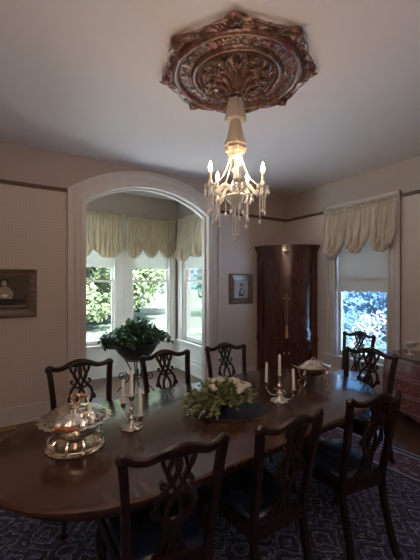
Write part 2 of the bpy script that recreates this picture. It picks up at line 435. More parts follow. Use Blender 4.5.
# ------------------------------------------------------------------ windows (local: x along wall, +y outwards, z up)
def window(n, origin, rot, x0, x1, z0, z1, zm, cl, cr, mat, glass, sill=(.05, .05), head=True, sillz=None, ctop=None):
    w = struct(empty('window_%d' % n, origin, rot))
    mb = MB(); ct = ctop if ctop else z1+.07
    # jamb lining
    d0, d1 = -.005, TH-.01
    mb.box(x0, x0+.018, d0, d1, z0, z1); mb.box(x1-.018, x1, d0, d1, z0, z1); mb.box(x0, x1, d0, d1, z1-.018, z1)
    # casing
    for (a, b, s) in ((x0-cl, x0, -1), (x1, x1+cr, 1)):
        mb.box(a, b, -.02, 0, z0-.02, ct)
        o0, o1 = (a, a+.028) if s < 0 else (b-.028, b)
        mb.box(o0, o1, -.036, 0, z0-.02, ct, bev=.003)
        i0, i1 = (b-.02, b) if s < 0 else (a, a+.02)
        mb.box(i0, i1, -.028, 0, z0-.02, ct, bev=.003)
        if b-a > .1: mb.box((a+b)/2-.012, (a+b)/2+.012, -.026, 0, z0-.02, ct, bev=.003)
    mb.box(x0-cl, x1+cr, -.02, 0, z1, ct); mb.box(x0-cl, x1+cr, -.04, 0, ct-.03, ct, bev=.003)
    mb.build('window_frame', mat, w, smooth=False)
    sm = MB(); sm.box(x0-cl-sill[0], x1+cr+sill[1], -.055, TH-.02, z0-.035, z0, bev=.006); sm.box(x0-cl, x1+cr, -.02, 0, z0-.10, z0-.035)
    sm.build('window_sill', mat, w, smooth=False)
    a, b = x0+.018, x1-.018; st = .042
    for nm, y, za, zb in (('lower_sash', .045, z0, zm+.02), ('upper_sash', .085, zm-.02, z1-.018)):
        sb = MB(); sb.box(a, a+st, y, y+.035, za, zb); sb.box(b-st, b, y, y+.035, za, zb)
        lo = .07 if nm == 'lower_sash' else .04; hi = .04 if nm == 'lower_sash' else .06
        sb.box(a+st, b-st, y, y+.035, za, za+lo); sb.box(a+st, b-st, y, y+.035, zb-hi, zb)
        s = sb.build(nm, mat, w, smooth=False)
        g = MB(); g.box(a+st, b-st, y+.014, y+.018, za+lo, zb-hi); g.build('pane', glass, s, smooth=False)
    return w
window(1, (0, BY, 0), 0, -3.49, -2.72, WZ0, WZ1, 1.65, .10, .13, MT['baytrim'], MT['glass'], (.03, .005))
window(2, (0, BY, 0), 0, -2.45, -1.68, WZ0, WZ1, 1.65, .13, .09, MT['baytrim'], MT['glass'], (.005, .0))
window(3, (BX1, 0, 0), R(-90), -1.12, -.32, WZ0, WZ1, 1.65, .13, .1, MT['baytrim'], MT['glass'], (.05, .04))
window(4, (BX0, 0, 0), R(90), .32, 1.12, WZ0, WZ1, 1.65, .1, .13, MT['baytrim'], MT['glass'], (.04, .05))
window(5, (0, 0, 0), R(-90), EW[0], EW[1], EW[2], EW[3], 1.62, .15, .16, MT['trim'], MT['daylightglass'], (.05, .05), ctop=2.82)

# roller shades
def shade(origin, rot, x0, x1, ztop, zh, label, mat, seam=None, ns=6, y=.02):
    mb = MB(); n = ns*8; t = .004
    xs = [x0+(x1-x0)*i/n for i in range(n+1)]
    zb = [zh-.022*abs(sin(pi*ns*i/n))**.6 for i in range(n+1)]
    rings = [[V((x, y, ztop)), V((x, y, b)), V((x, y+t, b)), V((x, y+t, ztop))] for x, b in zip(xs, zb)]
    mb.ring(rings)
    o = thing('roller_shade', label, 'window shade', origin, rot, 'roller shades')
    mb.build('shade_cloth', mat, o, smooth=False)
    mb = MB()
    if seam: mb.box(x0, x1, y-.006, y, seam-.008, seam+.008, bev=.002)
    else: mb.box(x0, x1, y-.004, y, zh+.05, zh+.056)
    mb.build('hem_bar', mat, o, smooth=False)
    mb = MB(); mb.tube([(x0, y+.02, ztop), (x1, y+.02, ztop)], .02, 10); mb.build('roller', mat, o)
    return o
shade((0, BY, 0), 0, -3.465, -2.745, 2.7, 1.90, 'scallop-edged white roller shade in the left back window of the bay', MT['whiteshade'])
shade((0, BY, 0), 0, -2.425, -1.705, 2.7, 1.90, 'scallop-edged white roller shade in the right back window of the bay', MT['whiteshade'])
shade((BX1, 0, 0), R(-90), -1.095, -.345, 2.7, 1.90, "scallop-edged white roller shade in the bay's narrow side window", MT['whiteshade'])
shade((0, 0, 0), R(-90), EW[0]+.03, EW[1]-.03, 2.68, 1.50, 'long beige scallop-edged roller shade in the window right of the corner cabinet', MT['shade'], seam=1.66, ns=6)

# balloon valances
def valance(origin, rot, x0, x1, zt, drop, npf, label, mat, seed, bulge=.12, lift=.24, tailL=0):
    rg = random.Random(seed); nu, nv = npf*44, 40
    o = thing('balloon_valance', label, 'curtain', origin, rot, 'gathered balloon valances')
    ph = [rg.uniform(0, 6) for _ in range(8)]
    rows = []
    for j in range(nv+1):
        v = j/nv; row = []
        for i in range(nu+1):
            u = i/nu; pu = u*npf; k = min(npf-1, int(pu)); f = pu-k          # f in a pouf
            sg = sin(pi*f)                                                     # 0 at cords
            dr = drop*(1-lift*abs(2*f-1)**3.4) + .03*sin(ph[k % 8]) + (tailL*(1-u)**3)
            # folds: many at the header, gathering toward cords
            w = .010*sin(2*pi*(pu*9+ph[0]+.3*sin(v*3)))*(1-.55*v) + .007*sin(2*pi*(pu*17+ph[1]))*(1-v)
            sw = .024*v*sin(2*pi*(1.6*v*sg+pu*4+ph[2])) + .018*v*v*sin(2*pi*(4.5*sg+2.2*v+ph[3])) + .010*sin(2*pi*(pu*6+ph[5]))*(.3+.7*v)
            hb = bulge*(v**1.6)*(.35+.65*sg)
            if v > .86: hb *= 1-((v-.86)/.14)**2*.75
            if v < .07: w *= 2.2; 
            pinch = -.012 if .05 < v < .09 else 0
            x = x0+(x1-x0)*u + .02*v*sin(2*pi*pu)
            zz = zt-dr*(v if v < .93 else .93+(v-.93)*.3)+(.008*sin(2*pi*(pu*11+ph[4])) if v < .02 else 0)
            row.append(V((x, -(.055+hb+w+sw+pinch), zz)))
        rows.append(row)
    mb = MB(); mb.ring(rows, closed_u=False)
    c = mb.build('gathered_cloth', mat, o, recalc=False, angle=180)
    sm = c.modifiers.new('thick', 'SOLIDIFY'); sm.thickness = .004
    mb = MB(); mb.tube([(x0-.02, -.04, zt-.06), (x1+.02, -.04, zt-.06)], .012, 10)
    mb.build('curtain_rod', MT['trim'], o)
    mb = MB()
    nr = int((x1-x0)*90); pts = []
    rr = [[V((x0+(x1-x0)*i/nr, -(.055+.012*sin(i*1.9)+(.006 if q in (1,) else 0)), zt+.0+.02*q+.004*sin(i*2.3))) for i in range(nr+1)] for q in range(2)]
    mb.ring(rr, closed_u=False)
    rf = mb.build('header_ruffle', mat, o, recalc=False); sm = rf.modifiers.new('thick', 'SOLIDIFY'); sm.thickness = .003
    return o
valance((0, BY, 0), 0, -3.60, -2.63, 2.80, .80, 2, 'cream gathered valance over the left back window of the bay', MT['cream'], 3)
valance((0, BY, 0), 0, -2.56, -1.63, 2.80, .80, 3, 'cream gathered valance over the right back window of the bay', MT['cream'], 5)
valance((BX1, 0, 0), R(-90), -1.24, -.2, 2.80, .80, 2, "cream gathered valance over the bay's side window", MT['cream'], 8)
valance((0, 0, 0), R(-90), .885, 2.03, 2.735, .76, 3, 'beige three-swag valance over the window right of the corner cabinet', MT['tan'], 12, bulge=.16, lift=.36, tailL=.03)

# ------------------------------------------------------------------ table frame of reference
P0 = CAM+FW*1.525+RT*.137; P0.z = 0
AL = (FW*.592+RT*.806).normalized(); PE = (FW*.806-RT*.592).normalized(); TROT = atan2(AL.y, AL.x)
def T(a, p, z=0): q = P0+AL*a+PE*p; return V((q.x, q.y, z))
def PD(px, depth, z=0): q = CAM+FW*depth+RT*((px-210)/334*depth); return V((q.x, q.y, z))
TZ = .76; HALF_L, HALF_W, TC = 1.375, .592, (.415, .637)
def oval(hl, hw, a, e=2.35, n=20):
    pts = []
    for sx in (1, -1):
        for i in range(n+1):
            t = -pi/2+pi*i/n
            c, s_ = cos(t), sin(t)
            x = (hl-a)+a*abs(c)**(2/e); y = hw*(abs(s_)**(2/e))*(1 if s_ > 0 else -1)
            pts.append((sx*x, sx*y))
    return pts
tb = thing('dining_table', 'long oval polished mahogany dining table under the chandelier', 'table', T(TC[0], TC[1]), TROT)
mb = MB()
prof = [(0, -.028), (.0, -.010), (-.006, -.003), (-.014, 0)]
rings = [[V((x, y, TZ+dz)) for x, y in oval(HALF_L+o_-.0, HALF_W+o_, .76)] for o_, dz in [(-.02, -.026), (0, -.020), (0, -.008), (-.007, -.002), (-.016, 0)]]
mb.ring(rings); mb.build('tabletop', MT['top'], tb, angle=30)
mb = MB()
o_, i_ = oval(HALF_L-.10, HALF_W-.10, .68), oval(HALF_L-.125, HALF_W-.125, .66)
rr = [[V((x, y, TZ-.032)) for x, y in o_], [V((x, y, TZ-.115)) for x, y in o_], [V((x, y, TZ-.115)) for x, y in i_], [V((x, y, TZ-.032)) for x, y in i_]]
mb.ring(rr, cap0=False, cap1=False); mb.build('apron', MT['tbase'], tb, angle=30)
for ax in (-.06-TC[0], 1.28-TC[0]):
    mb = MB(); mb.box(ax-.05, ax+.05, -.45, .45, .69, .727)
    mb.lathe([(.09, .685), (.09, .66), (.055, .62), (.07, .5), (.095, .40), (.07, .30), (.05, .27), (.085, .22), (.085, .12), (.04, .1)], 20, (ax, 0, 0))
    p = mb.build('pedestal', MT['tbase'], tb)
    for k in range(4):
        a = pi/4+pi/2*k; f = MB()
        f.tube(bez([(ax+cos(a)*.06, sin(a)*.06, .19), (ax+cos(a)*.13, sin(a)*.13, .16), (ax+cos(a)*.19, sin(a)*.19, .06), (ax+cos(a)*.235, sin(a)*.235, .038)]), [.035, .03, .022, .026], 8)
        f.build('foot', MT['tbase'], p)

# ------------------------------------------------------------------ rug
RA, RB = 2.0, 1.85
mb = MB(); mb.box(-RA, RA, -RB, RB, .001, .010, bev=.003)
tag(mb.build('area_rug', rugmat(RA, RB), smooth=False, loc=T(.41, .36), rot=TROT), 'navy and burgundy patterned oriental rug under the dining table', 'rug')
mb = MB(); mb.box(-.13, .13, -.05, .05, 0, .006); mb.box(-.12, .12, -.042, -.036, .005, .009)
for k in range(11): mb.box(-.12+k*.023, -.108+k*.023, -.036, .04, .005, .009)
tag(mb.build('floor_register', MT['brass'], smooth=False, loc=(-4.40, -.10, .0)), 'dull brass floor register against the left wall', 'vent')

# ------------------------------------------------------------------ Chippendale chairs
def make_chair():
    root = empty('dining_chair')
    BT = .0
    def by(z, x=.232):        # y of the back at height z; the back is hollowed between the posts
        return -.215-.085*max(0, (z-.45))/.5-.042*(1-(x/.232)**2)*max(0, (z-.45))/.5
    W = MT['chair']
    # back posts continue down as rear legs
    for s in (-1, 1):
        mb = MB()
        mb.tube(bez([(s*.205, -.31, 0), (s*.198, -.265, .14), (s*.195, -.222, .32), (s*.197, by(.45), .45), (s*.208, by(.65), .65), (s*.222, by(.84), .84), (s*.232, by(.93), .925)], 5),
                .019, flat=('box', .016), normal=(0, 1, .15))
        mb.build('back_post', W, root, smooth=False)
    # crest rail
    cr = [(-.246, .938), (-.225, .948), (-.19, .934), (-.14, .930), (-.10, .942), (-.06, .953), (0, .957), (.06, .953), (.10, .942), (.14, .930), (.19, .934), (.225, .948), (.246, .938)]
    pts = bez([(x, by(z, min(.232, abs(x))), z) for x, z in cr], 5); n = len(pts)
    rad = [.0195+.012*math.exp(-((p.x)/.07)**2)+.004*math.exp(-((abs(p.x)-.235)/.02)**2) for p in pts]
    mb = MB(); mb.tube(pts, rad, 8, flat=('r', .015), normal=(0, 1, .15))
    for s in (-1, 1):
        mb.ball((s*.240, by(.94)+.002, .941), .0235, 2, (1, .85, 1))
        mb.tube(bez([(s*.02, by(.95, 0)+.016, .962), (s*.05, by(.95, .05)+.016, .955), (s*.075, by(.95, .07)+.014, .936), (s*.10, by(.95, .1)+.014, .936)], 4), .006, 6)
    mb.ball((0, by(.955, 0)+.012, .95), .016, 1, (1.6, .6, 1))
    mb.build('crest_rail', W, root)
    # pierced splat
    mb = MB(); th = .008
    def strap(pts2, w=.0085, mirror=True):
        for s in ((1, -1) if mirror else (1,)):
            P = bez([(s*x, by(z, x), z) for x, z in pts2], 5)
            mb.tube(P, w, flat=('box', th), normal=(0, 1, .18))
    strap([(.078, .945), (.066, .90), (.040, .86), (.030, .82), (.052, .785), (.078, .75), (.084, .71), (.066, .665), (.040, .63), (.034, .59), (.045, .54), (.062, .50), (.070, .475)], .0095)
    strap([(.022, .945), (.036, .90), (.048, .865), (.036, .835), (.012, .80), (.006, .76), (.026, .72), (.036, .68), (.022, .63), (.008, .59), (.012, .53), (.022, .475)], .0085)
    strap([(-.004, .94), (.010, .90), (.004, .86), (.018, .82)], .007)
    strap([(.052, .785), (.03, .772), (0, .768)], .008); strap([(.062, .66), (.03, .648), (0, .645)], .008)
    strap([(.083, .72), (.10, .70), (.098, .68), (.085, .685)], .0065); strap([(.045, .54), (.028, .555), (.012, .56)], .006)
    strap([(.06, .80), (.075, .815), (.068, .83), (.055, .82)], .006)
    for z in (.86, .768, .645, .56): mb.ball((0, by(z, 0), z), .014, 1, (1.1, .8, 1))
    mb.box(-.085, .085, by(.455)-.014, by(.455)+.012, .452, .482, bev=.004)
    mb.build('pierced_splat', W, root, smooth=False)
    # seat frame
    mb = MB()
    q = [(-.205, -.225), (.205, -.225), (.262, .215), (-.262, .215)]; qi = [(-.17, -.19), (.17, -.19), (.222, .175), (-.222, .175)]
    rr = [[V((x, y, z)) for x, y in pp] for pp, z in ((q, .385), (q, .452), (qi, .452), (qi, .385), (q, .385))]
    mb.ring(rr, cap0=False, cap1=False)
    mb.build('seat_frame', W, root, smooth=False)
    mb = MB(); rr = []
    for k, z in ((.0, .448), (.0, .462), (.03, .476), (.08, .484), (.15, .488)):
        rr.append([V((x*(1-k), (y+.0)*(1-k), z)) for x, y in [(-.192, -.21), (0, -.214), (.192, -.21), (.222, 0), (.246, .197), (0, .208), (-.246, .197), (-.222, 0)]])
    mb.ring(rr); mb.build('seat', MT['seat'], root, angle=60)
    for s in (-1, 1):
        mb = MB()
        mb.tube(bez([(s*.232, .188, .40), (s*.243, .20, .34), (s*.240, .20, .25), (s*.232, .19, .12), (s*.236, .196, .045), (s*.242, .205, .018), (s*.242, .205, 0)], 4),
                [.030]*4+[.034]*4+[.026]*4+[.018]*4+[.017]*4+[.028]*5, 10)
        mb.build('front_leg', W, root)
    return root
def clamp(root, zmin=0):
    for ch in root.children:
        for v in ch.data.vertices:
            if v.co.z < zmin: v.co.z = zmin
chair0 = make_chair(); clamp(chair0)
def place_chair(a, p, face, label, first=[True], crest=True, z=.0105, sx=1):
    """a,p = place of the crest rail centre in the table frame; face = world direction angle of the seat front"""
    c = chair0 if first[0] else dup(chair0); first[0] = False
    off = -.305
    w = T(a, p)
    d = V((cos(face), sin(face), 0))
    c.location = (w.x-d.x*off, w.y-d.y*off, z); c.rotation_euler.z = face-pi/2; c.scale.x = sx
    tag(c, label, 'chair', 'carved mahogany dining chairs'); return c
up = TROT+pi/2; dn = TROT-pi/2
place_chair(-.345, -.02, up-R(11), 'dark carved dining chair, nearest one, its back to us at the lower left', sx=.90)
place_chair(.235, -.11, up-R(4), 'dark carved dining chair seen from behind, middle of the near row at the table', sx=.84)
place_chair(.855, -.185, up-R(13), 'dark carved dining chair seen from behind standing on the open rug, nearest the red chest', sx=.80)
place_chair(-.27, 1.60, dn, 'dark carved dining chair behind the covered silver dish, in front of the arch post')
place_chair(.461, 1.545, dn, 'dark carved dining chair across the table in front of the ivy planter')
place_chair(1.13, 1.50, dn-R(15), 'dark carved dining chair across the table below the small framed picture', sx=.88)
place_chair(2.05, .49, TROT+pi, 'dark carved dining chair at the far right head of the table')
wc = place_chair(0, 0, pi, 'dark carved dining chair with window glare painted on its seat, standing against the right-hand window', z=0)
wc.scale.x = .86
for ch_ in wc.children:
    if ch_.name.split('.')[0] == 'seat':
        ch_.data = ch_.data.copy(); ch_.data.materials[0] = MT['glaresilk']; ch_['label'] = 'silk seat with window glare painted pale blue'
q = PD(361.5, 4.3); wc.location = (q.x-.305-.02, q.y, 0); wc.rotation_euler.z = pi/2+R(4)

# ------------------------------------------------------------------ corner cabinet (local origin in the corner, angle measured round the corner)
cab = thing('corner_cabinet', 'tall bow-fronted dark mahogany corner cabinet with panelled double doors', 'cabinet', (-.004, -.004, 0))
def arcp(r, a): return (-r*cos(a), -r*sin(a))     # a 0 -> along -x (north wall), pi/2 -> along -y
def arcblock(mb, r0, r1, a0, a1, z0, z1, n=12, ztop=None):
    rings = []
    for i in range(n+1):
        a = a0+(a1-a0)*i/n; t = ztop(i/n) if ztop else z1
        p, q_ = arcp(r0, a), arcp(r1, a)
        rings.append([V((*p, z0)), V((*q_, z0)), V((*q_, t)), V((*p, t))])
    mb.ring(rings)
E = R(1.2); Q = pi/2-E
mb = MB()
def arcsolid(r, z0, z1, n=24):
    poly = [(0, 0)]+[arcp(r, E*0+pi/2*i/n) for i in range(n+1)]
    mb.prism(poly, z0, z1)
arcsolid(.68, .08, 2.16); arcsolid(.70, .0, .10); arcsolid(.715, .10, .12)
arcsolid(.705, .64, .665); arcsolid(.72, .665, .70); arcsolid(.705, .70, .74)
arcsolid(.715, 2.13, 2.165); arcsolid(.735, 2.165, 2.20); arcsolid(.755, 2.20, 2.235)
arcblock(mb, .68, .70, 0, R(5), .12, 2.14); arcblock(mb, .68, .70, R(85), R(90), .12, 2.14)
mb.build('body', MT['cab'], cab, angle=30)
def door(a0, a1, z0, z1, arched, name, knobside):
    mb = MB(); st = R(6.5); rl = .09
    arcblock(mb, .68, .718, a0, a0+st, z0, z1, 4); arcblock(mb, .68, .718, a1-st, a1, z0, z1, 4)
    arcblock(mb, .68, .718, a0+st, a1-st, z0, z0+rl); 
    if arched:
        n = 12; rings = []
        for i in range(n+1):
            a = a0+st+(a1-a0-2*st)*i/n; zb = z1-rl-.07+.07*sin(pi*i/n)
            p, q_ = arcp(.68, a), arcp(.718, a); rings.append([V((*p, zb)), V((*q_, zb)), V((*q_, z1)), V((*p, z1))])
        mb.ring(rings)
        arcblock(mb, .68, .718, a0+st, a1-st, z0+.98, z0+1.04)
    else: arcblock(mb, .68, .718, a0+st, a1-st, z1-rl, z1)
    d = mb.build(name, MT['cab'], cab, angle=30)
    mb = MB(); ins = R(3)
    segs = [(z0+rl+.03, z0+.95, False), (z0+1.07, z1-rl-.04, True)] if arched else [(z0+rl+.03, z1-rl-.03, False)]
    for s0, s1, ar in segs:
        arcblock(mb, .68, .706, a0+st+ins, a1-st-ins, s0, s1, 12, (lambda t, s1=s1: s1-.07+.07*sin(pi*t)) if ar else None)
    mb.build('raised_panel', MT['cab'], d, angle=30)
    mb = MB(); ka = (a1-R(2)) if knobside else (a0+R(2)); c = arcp(.728, ka); mb.ball((c[0], c[1], z0+(.62 if arched else .36)), .012, 2)
    c = arcp(.719, ka); mb.ball((c[0], c[1], z0+(.62 if arched else .36)), .016, 1, (.5, .5, 1.6)); mb.build('knob', MT['brass'], d)
mid = pi/4
door(R(5), mid-R(.9), .745, 2.125, True, 'upper_door', True); door(mid+R(.9), R(85), .745, 2.125, True, 'upper_door', False)
door(R(5), mid-R(.9), .125, .635, False, 'lower_door', True); door(mid+R(.9), R(85), .125, .635, False, 'lower_door', False)
mb = MB(); arcblock(mb, .68, .734, mid-R(1.1), mid+R(1.1), .13, 2.125, 3); mb.build('centre_moulding', MT['cab'], cab)
mb = MB(); c = arcp(.73, mid); mb.ball((c[0], c[1], 2.09), .026, 2, (.7, .7, 1.2))
for k in (-1, 1): c = arcp(.72, mid+k*R(2)); mb.ball((c[0], c[1], 2.12), .018, 1)
mb.build('gilt_ornament', MT['brass'], cab)
# tassel hanging from the door knob
c = arcp(.742, mid); tz = 1.42
mb = MB()
for s in (-1, 1):
    mb.tube(bez([(s*.004, 0, 1.43), (s*.014, 0, 1.25), (s*.012, 0, 1.05), (0, 0, .93)], 5), .004, 6)
mb.ball((0, 0, 1.43), .012, 1)
tsl = tag(mb.build('key_tassel', MT['gold'], loc=(c[0]-.012, c[1]-.012, 0), rot=R(45)+pi/2), 'long gold cord tassel hanging down the middle of the corner cabinet doors', 'tassel')
mb = MB(); mb.lathe([(.003, .94), (.016, .925), (.022, .905), (.014, .885), (.012, .88), (.022, .86), (.027, .74), (.02, .735)], 14, fn=lambda a, r, z: 1+.08*sin(7*a))
mb.build('tassel_skirt', MT['gold'], tsl)

# ------------------------------------------------------------------ chest of drawers (local x along wall southwards, front at -y)
ch = thing('chest_of_drawers', 'serpentine-front reddish mahogany chest of drawers against the right wall', 'chest', (-.045, -2.14, 0), R(-90))
CW, CD, CH = 1.25, .52, .77
def fy(u, z):           # front surface
    t = (u/CW-.5)*2
    return -(CD+.035*cos(t*pi*.9)*1+.03*sin((z-.1)/.6*pi))
def chestblock(mb, u0, u1, z0, z1, off, nu=16, nz=5, back=None, zlow=None):
    front = []
    for j in range(nz+1):
        row = []
        for i in range(nu+1):
            u = u0+(u1-u0)*i/nu; z = z0+(z1-z0)*j/nz
            if j == 0 and zlow: z = zlow(i/nu)
            row.append(V((u, fy(u, z)-off, z)))
        front.append(row)
    rings = []
    for j, row in enumerate(front):
        bk = back if back is not None else None
        if bk is None: rings.append(row+[V((p.x, p.y+off+.004, p.z)) for p in reversed(row)])
        else: rings.append(row+[V((row[-1].x, bk, row[-1].z)), V((row[0].x, bk, row[0].z))])
    mb.ring(rings)
mb = MB(); chestblock(mb, 0, CW, .09, CH-.025, 0, 24, 8, back=0, zlow=lambda t: .09+.05*abs(sin(t*pi*3))**.7)
mb.build('carcass', MT['chest'], ch, angle=35)
mb = MB(); rr = []
for o_, z in ((.0, CH-.028), (.018, CH-.02), (.022, CH-.008), (.016, CH)):
    rr.append([V((-o_, 0, z)), V((-o_, fy(0, .7)-o_, z))]+[V((CW*i/20, fy(CW*i/20, .7)-o_, z)) for i in range(1, 20)]+[V((CW+o_, fy(CW, .7)-o_, z)), V((CW+o_, 0, z))])
mb.ring(rr); mb.build('top', MT['chesttop'], ch, angle=25)
for k, (z0, z1) in enumerate(((.17, .345), (.365, .53), (.55, .715))):
    mb = MB(); chestblock(mb, .05, CW-.05, z0, z1, .012, 20, 4)
    d = mb.build('drawer', MT['chest'], ch, angle=35)
    mb = MB()
    for z in (z0+.004, z1-.004): mb.tube([(.05+(CW-.1)*i/16, fy(.05+(CW-.1)*i/16, z)-.014, z) for i in range(17)], .0035, 6)
    mb.build('edge_highlight', MT['edgeglint'], d)  # pinkish drawer-edge highlights painted as pale lines
    for u in (.27, CW-.27):
        zc = (z0+z1)/2; y = fy(u, zc)-.016
        mb = MB(); mb.tube(bez([(u-.045, y-.008, zc+.012), (u-.04, y-.018, zc-.012), (u, y-.022, zc-.022), (u+.04, y-.018, zc-.012), (u+.045, y-.008, zc+.012)], 4), .0035, 6)
        mb.ball((u-.045, y, zc+.012), .011, 1); mb.ball((u+.045, y, zc+.012), .011, 1); mb.build('bail_handle', MT['brass'], d)
for u, y in ((.04, -.06), (CW-.04, -.06), (.04, -CD+.0), (CW-.04, -CD+.0)):
    mb = MB(); mb.tube([(u, y, .12), (u, y-.005, .05), (u, y-.012, .0)], [.035, .022, .03], 10); mb.build('foot', MT['chest'], ch)
def compote(pos, s, label):
    o = thing('glass_compote', label, 'glass dish', pos, 0, 'crystal compotes on the chest')
    mb = MB(); mb.lathe([(.001, 0), (.042*s, 0), (.042*s, .004), (.012*s, .012), (.006*s, .03*s), (.01*s, .05*s), (.006*s, .07*s), (.012*s, .082*s)], 18); mb.build('stem', MT['compote'], o)
    mb = MB(); mb.lathe([(.01*s, .082*s), (.045*s, .093*s), (.07*s, .115*s), (.085*s, .15*s), (.08*s, .15*s), (.062*s, .118*s), (.02*s, .096*s), (.001, .094*s)], 32, fn=lambda a, r, z: 1+.05*sin(8*a)*(r/.08/s)); mb.build('bowl', MT['compote'], o, angle=20)
compote(PD(409.5, 3.93, CH+.001), 1.0, 'small crystal compote on the chest beside the window casing')
compote((-.30, -2.72, CH+.001), 1.55, 'crystal compote standing furthest right on the red chest, at the edge of the photo')

# ------------------------------------------------------------------ pictures (local x along wall, -y into room)
def frame(root, x0, x1, z0, z1, w, dep, mat, matin):
    mb = MB()
    prof = [(0, 0), (0, dep*.7), (.15, dep), (.35, dep*.8), (.7, dep*.55), (1, dep*.3), (1, 0)]
    rings = []
    for f, d in prof:
        o_ = f*w; rings.append([V((x0+o_, -d, z0+o_)), V((x1-o_, -d, z0+o_)), V((x1-o_, -d, z1-o_)), V((x0+o_, -d, z1-o_))])
    mb.ring(rings, cap0=False, cap1=False); mb.build('picture_frame', mat, root, smooth=False)
p = thing('framed_portrait', 'wide dark-framed sepia print of a seated woman on the left wall', 'picture', (0, -.002, 0))
frame(p, -4.92, -4.06, 1.22, 1.77, .085, .04, MT['frame'], 0)
mb = MB(); mb.box(-4.84, -4.14, -.012, -.004, 1.30, 1.69); mb.build('print', MT['sepia'], p, smooth=False)
def flat(name, poly, d, mat, root):
    mb = MB(); mb.prism(poly, d, d+.0012, RX); return mb.build(name, mat, root, smooth=False)
ell = lambda cx, cz, a, b, n=16: [(cx+a*cos(2*pi*i/n), cz+b*sin(2*pi*i/n)) for i in range(n)]
flat('printed_bench', [(-4.84, 1.345), (-4.16, 1.345), (-4.16, 1.352), (-4.84, 1.352)], .0125, MT['skin'], p)
flat('printed_dress', [(-4.60, 1.36), (-4.27, 1.36), (-4.30, 1.43), (-4.33, 1.52), (-4.37, 1.56), (-4.43, 1.55), (-4.47, 1.5), (-4.56, 1.42)], .0125, MT['sepdark'], p)
flat('printed_blouse', [(-4.47, 1.44), (-4.31, 1.43), (-4.295, 1.50), (-4.335, 1.555), (-4.37, 1.575), (-4.42, 1.56), (-4.46, 1.52)], .014, MT['skin'], p)
flat('printed_hair', ell(-4.385, 1.625, .046, .045), .0125, MT['sepdark'], p)
flat('printed_face', ell(-4.385, 1.605, .026, .033), .0145, MT['skin'], p)
flat('printed_basket', [(-4.29, 1.38), (-4.18, 1.38), (-4.165, 1.42), (-4.30, 1.43)], .014, MT['sepdark'], p)
flat('printed_bow', ell(-4.38, 1.47, .03, .014), .0155, MT['white'], p)
p = thing('framed_picture', 'small square carved-frame picture on the wall left of the corner cabinet', 'picture', (0, -.002, 0))
frame(p, -1.285, -.81, 1.27, 1.765, .10, .04, MT['frame'], 0)
mb = MB(); mb.box(-1.19, -.905, -.012, -.004, 1.365, 1.67); mb.build('mount', MT['mount'], p, smooth=False)
flat('printed_figure', [(-1.10, 1.40), (-1.0, 1.40), (-.99, 1.47), (-1.03, 1.53), (-1.06, 1.53), (-1.09, 1.48)], .0125, MT['sepdark'], p)
flat('printed_collar', ell(-1.035, 1.47, .026, .04), .014, MT['skin'], p)
flat('printed_hair', ell(-1.045, 1.575, .034, .038), .0125, MT['sepdark'], p)
flat('printed_face', ell(-1.048, 1.56, .020, .027), .014, MT['skin'], p)

# ------------------------------------------------------------------ tabletop objects
def candelabrum(pos, rot, label, clabels):
    o = thing('candelabrum', label, 'candlestick', pos, rot, 'silver three-light candelabra')
    mb = MB(); mb.lathe([(.001, 0), (.062, 0), (.064, .005), (.058, .010), (.040, .016), (.022, .022), (.012, .032), (.010, .042), (.018, .052), (.018, .06), (.009, .07), (.008, .10), (.016, .112), (.009, .122), (.009, .15), (.001, .152)], 28, fn=lambda a, r, z: 1+(.05*sin(8*a) if z < .02 else 0))
    mb.build('base_and_stem', MT['silver'], o)
    cup = [(.001, 0), (.008, .0), (.006, .008), (.013, .018), (.017, .035), (.022, .04), (.022, .043), (.012, .043), (.001, .04)]
    mb = MB(); mb.lathe(cup, 16, (0, 0, .145)); mb.build('candle_cup', MT['oldsilver'], o)
    for s in (-1, 1):
        mb = MB()
        mb.tube(bez([(0, 0, .06), (s*.03, 0, .035), (s*.075, 0, .03), (s*.112, 0, .05), (s*.122, 0, .078)], 5), .0045, 8)
        mb.tube(bez([(s*.03, 0, .035), (s*.022, 0, .075), (s*.045, 0, .082), (s*.05, 0, .06)], 5), .003, 6)
        mb.build('arm', MT['silver'], o)
        mb = MB(); mb.lathe(cup, 16, (s*.122, 0, .068)); mb.build('candle_cup', MT['oldsilver'], o)
    M_ = Matrix.Translation(pos) @ Matrix.Rotation(rot, 4, 'Z')
    for (lx, lz, L, tilt), lab in zip(((0, .182, .15, .0), (-.122, .105, .148, .012), (.122, .105, .148, -.02)), clabels):
        w = M_ @ V((lx, 0, lz))
        mb = MB(); mb.lathe([(.001, 0), (.011, 0), (.0102, L*.5), (.0092, L-.004), (.006, L), (.001, L)], 14)
        mb.tube([(0, 0, L-.002), (.001, 0, L+.008)], .0012, 5)
        c = tag(mb.build('taper_candle', MT['candle'], loc=w), lab, 'candle', 'unlit ivory taper candles'); c.rotation_euler = (tilt, tilt, 0)
def camdir(lat, dep): d = RT*lat+FW*dep; return atan2(d.y, d.x)
candelabrum(PD(131.5, 1.955, TZ), camdir(.13, -.17), 'silver three-light candelabrum beside the covered silver dish',
            ['unlit ivory candle in the middle cup of the left candelabrum', 'unlit ivory candle in the far left arm of the left candelabrum', 'unlit ivory candle in the near right arm of the left candelabrum'])
candelabrum(PD(279.5, 2.40, TZ), camdir(.17, -.2), 'silver three-light candelabrum between the flowers and the silver tureen',
            ['unlit ivory candle in the middle cup of the right candelabrum', 'unlit ivory candle in the left arm of the right candelabrum', 'unlit ivory candle in the right arm of the right candelabrum'])

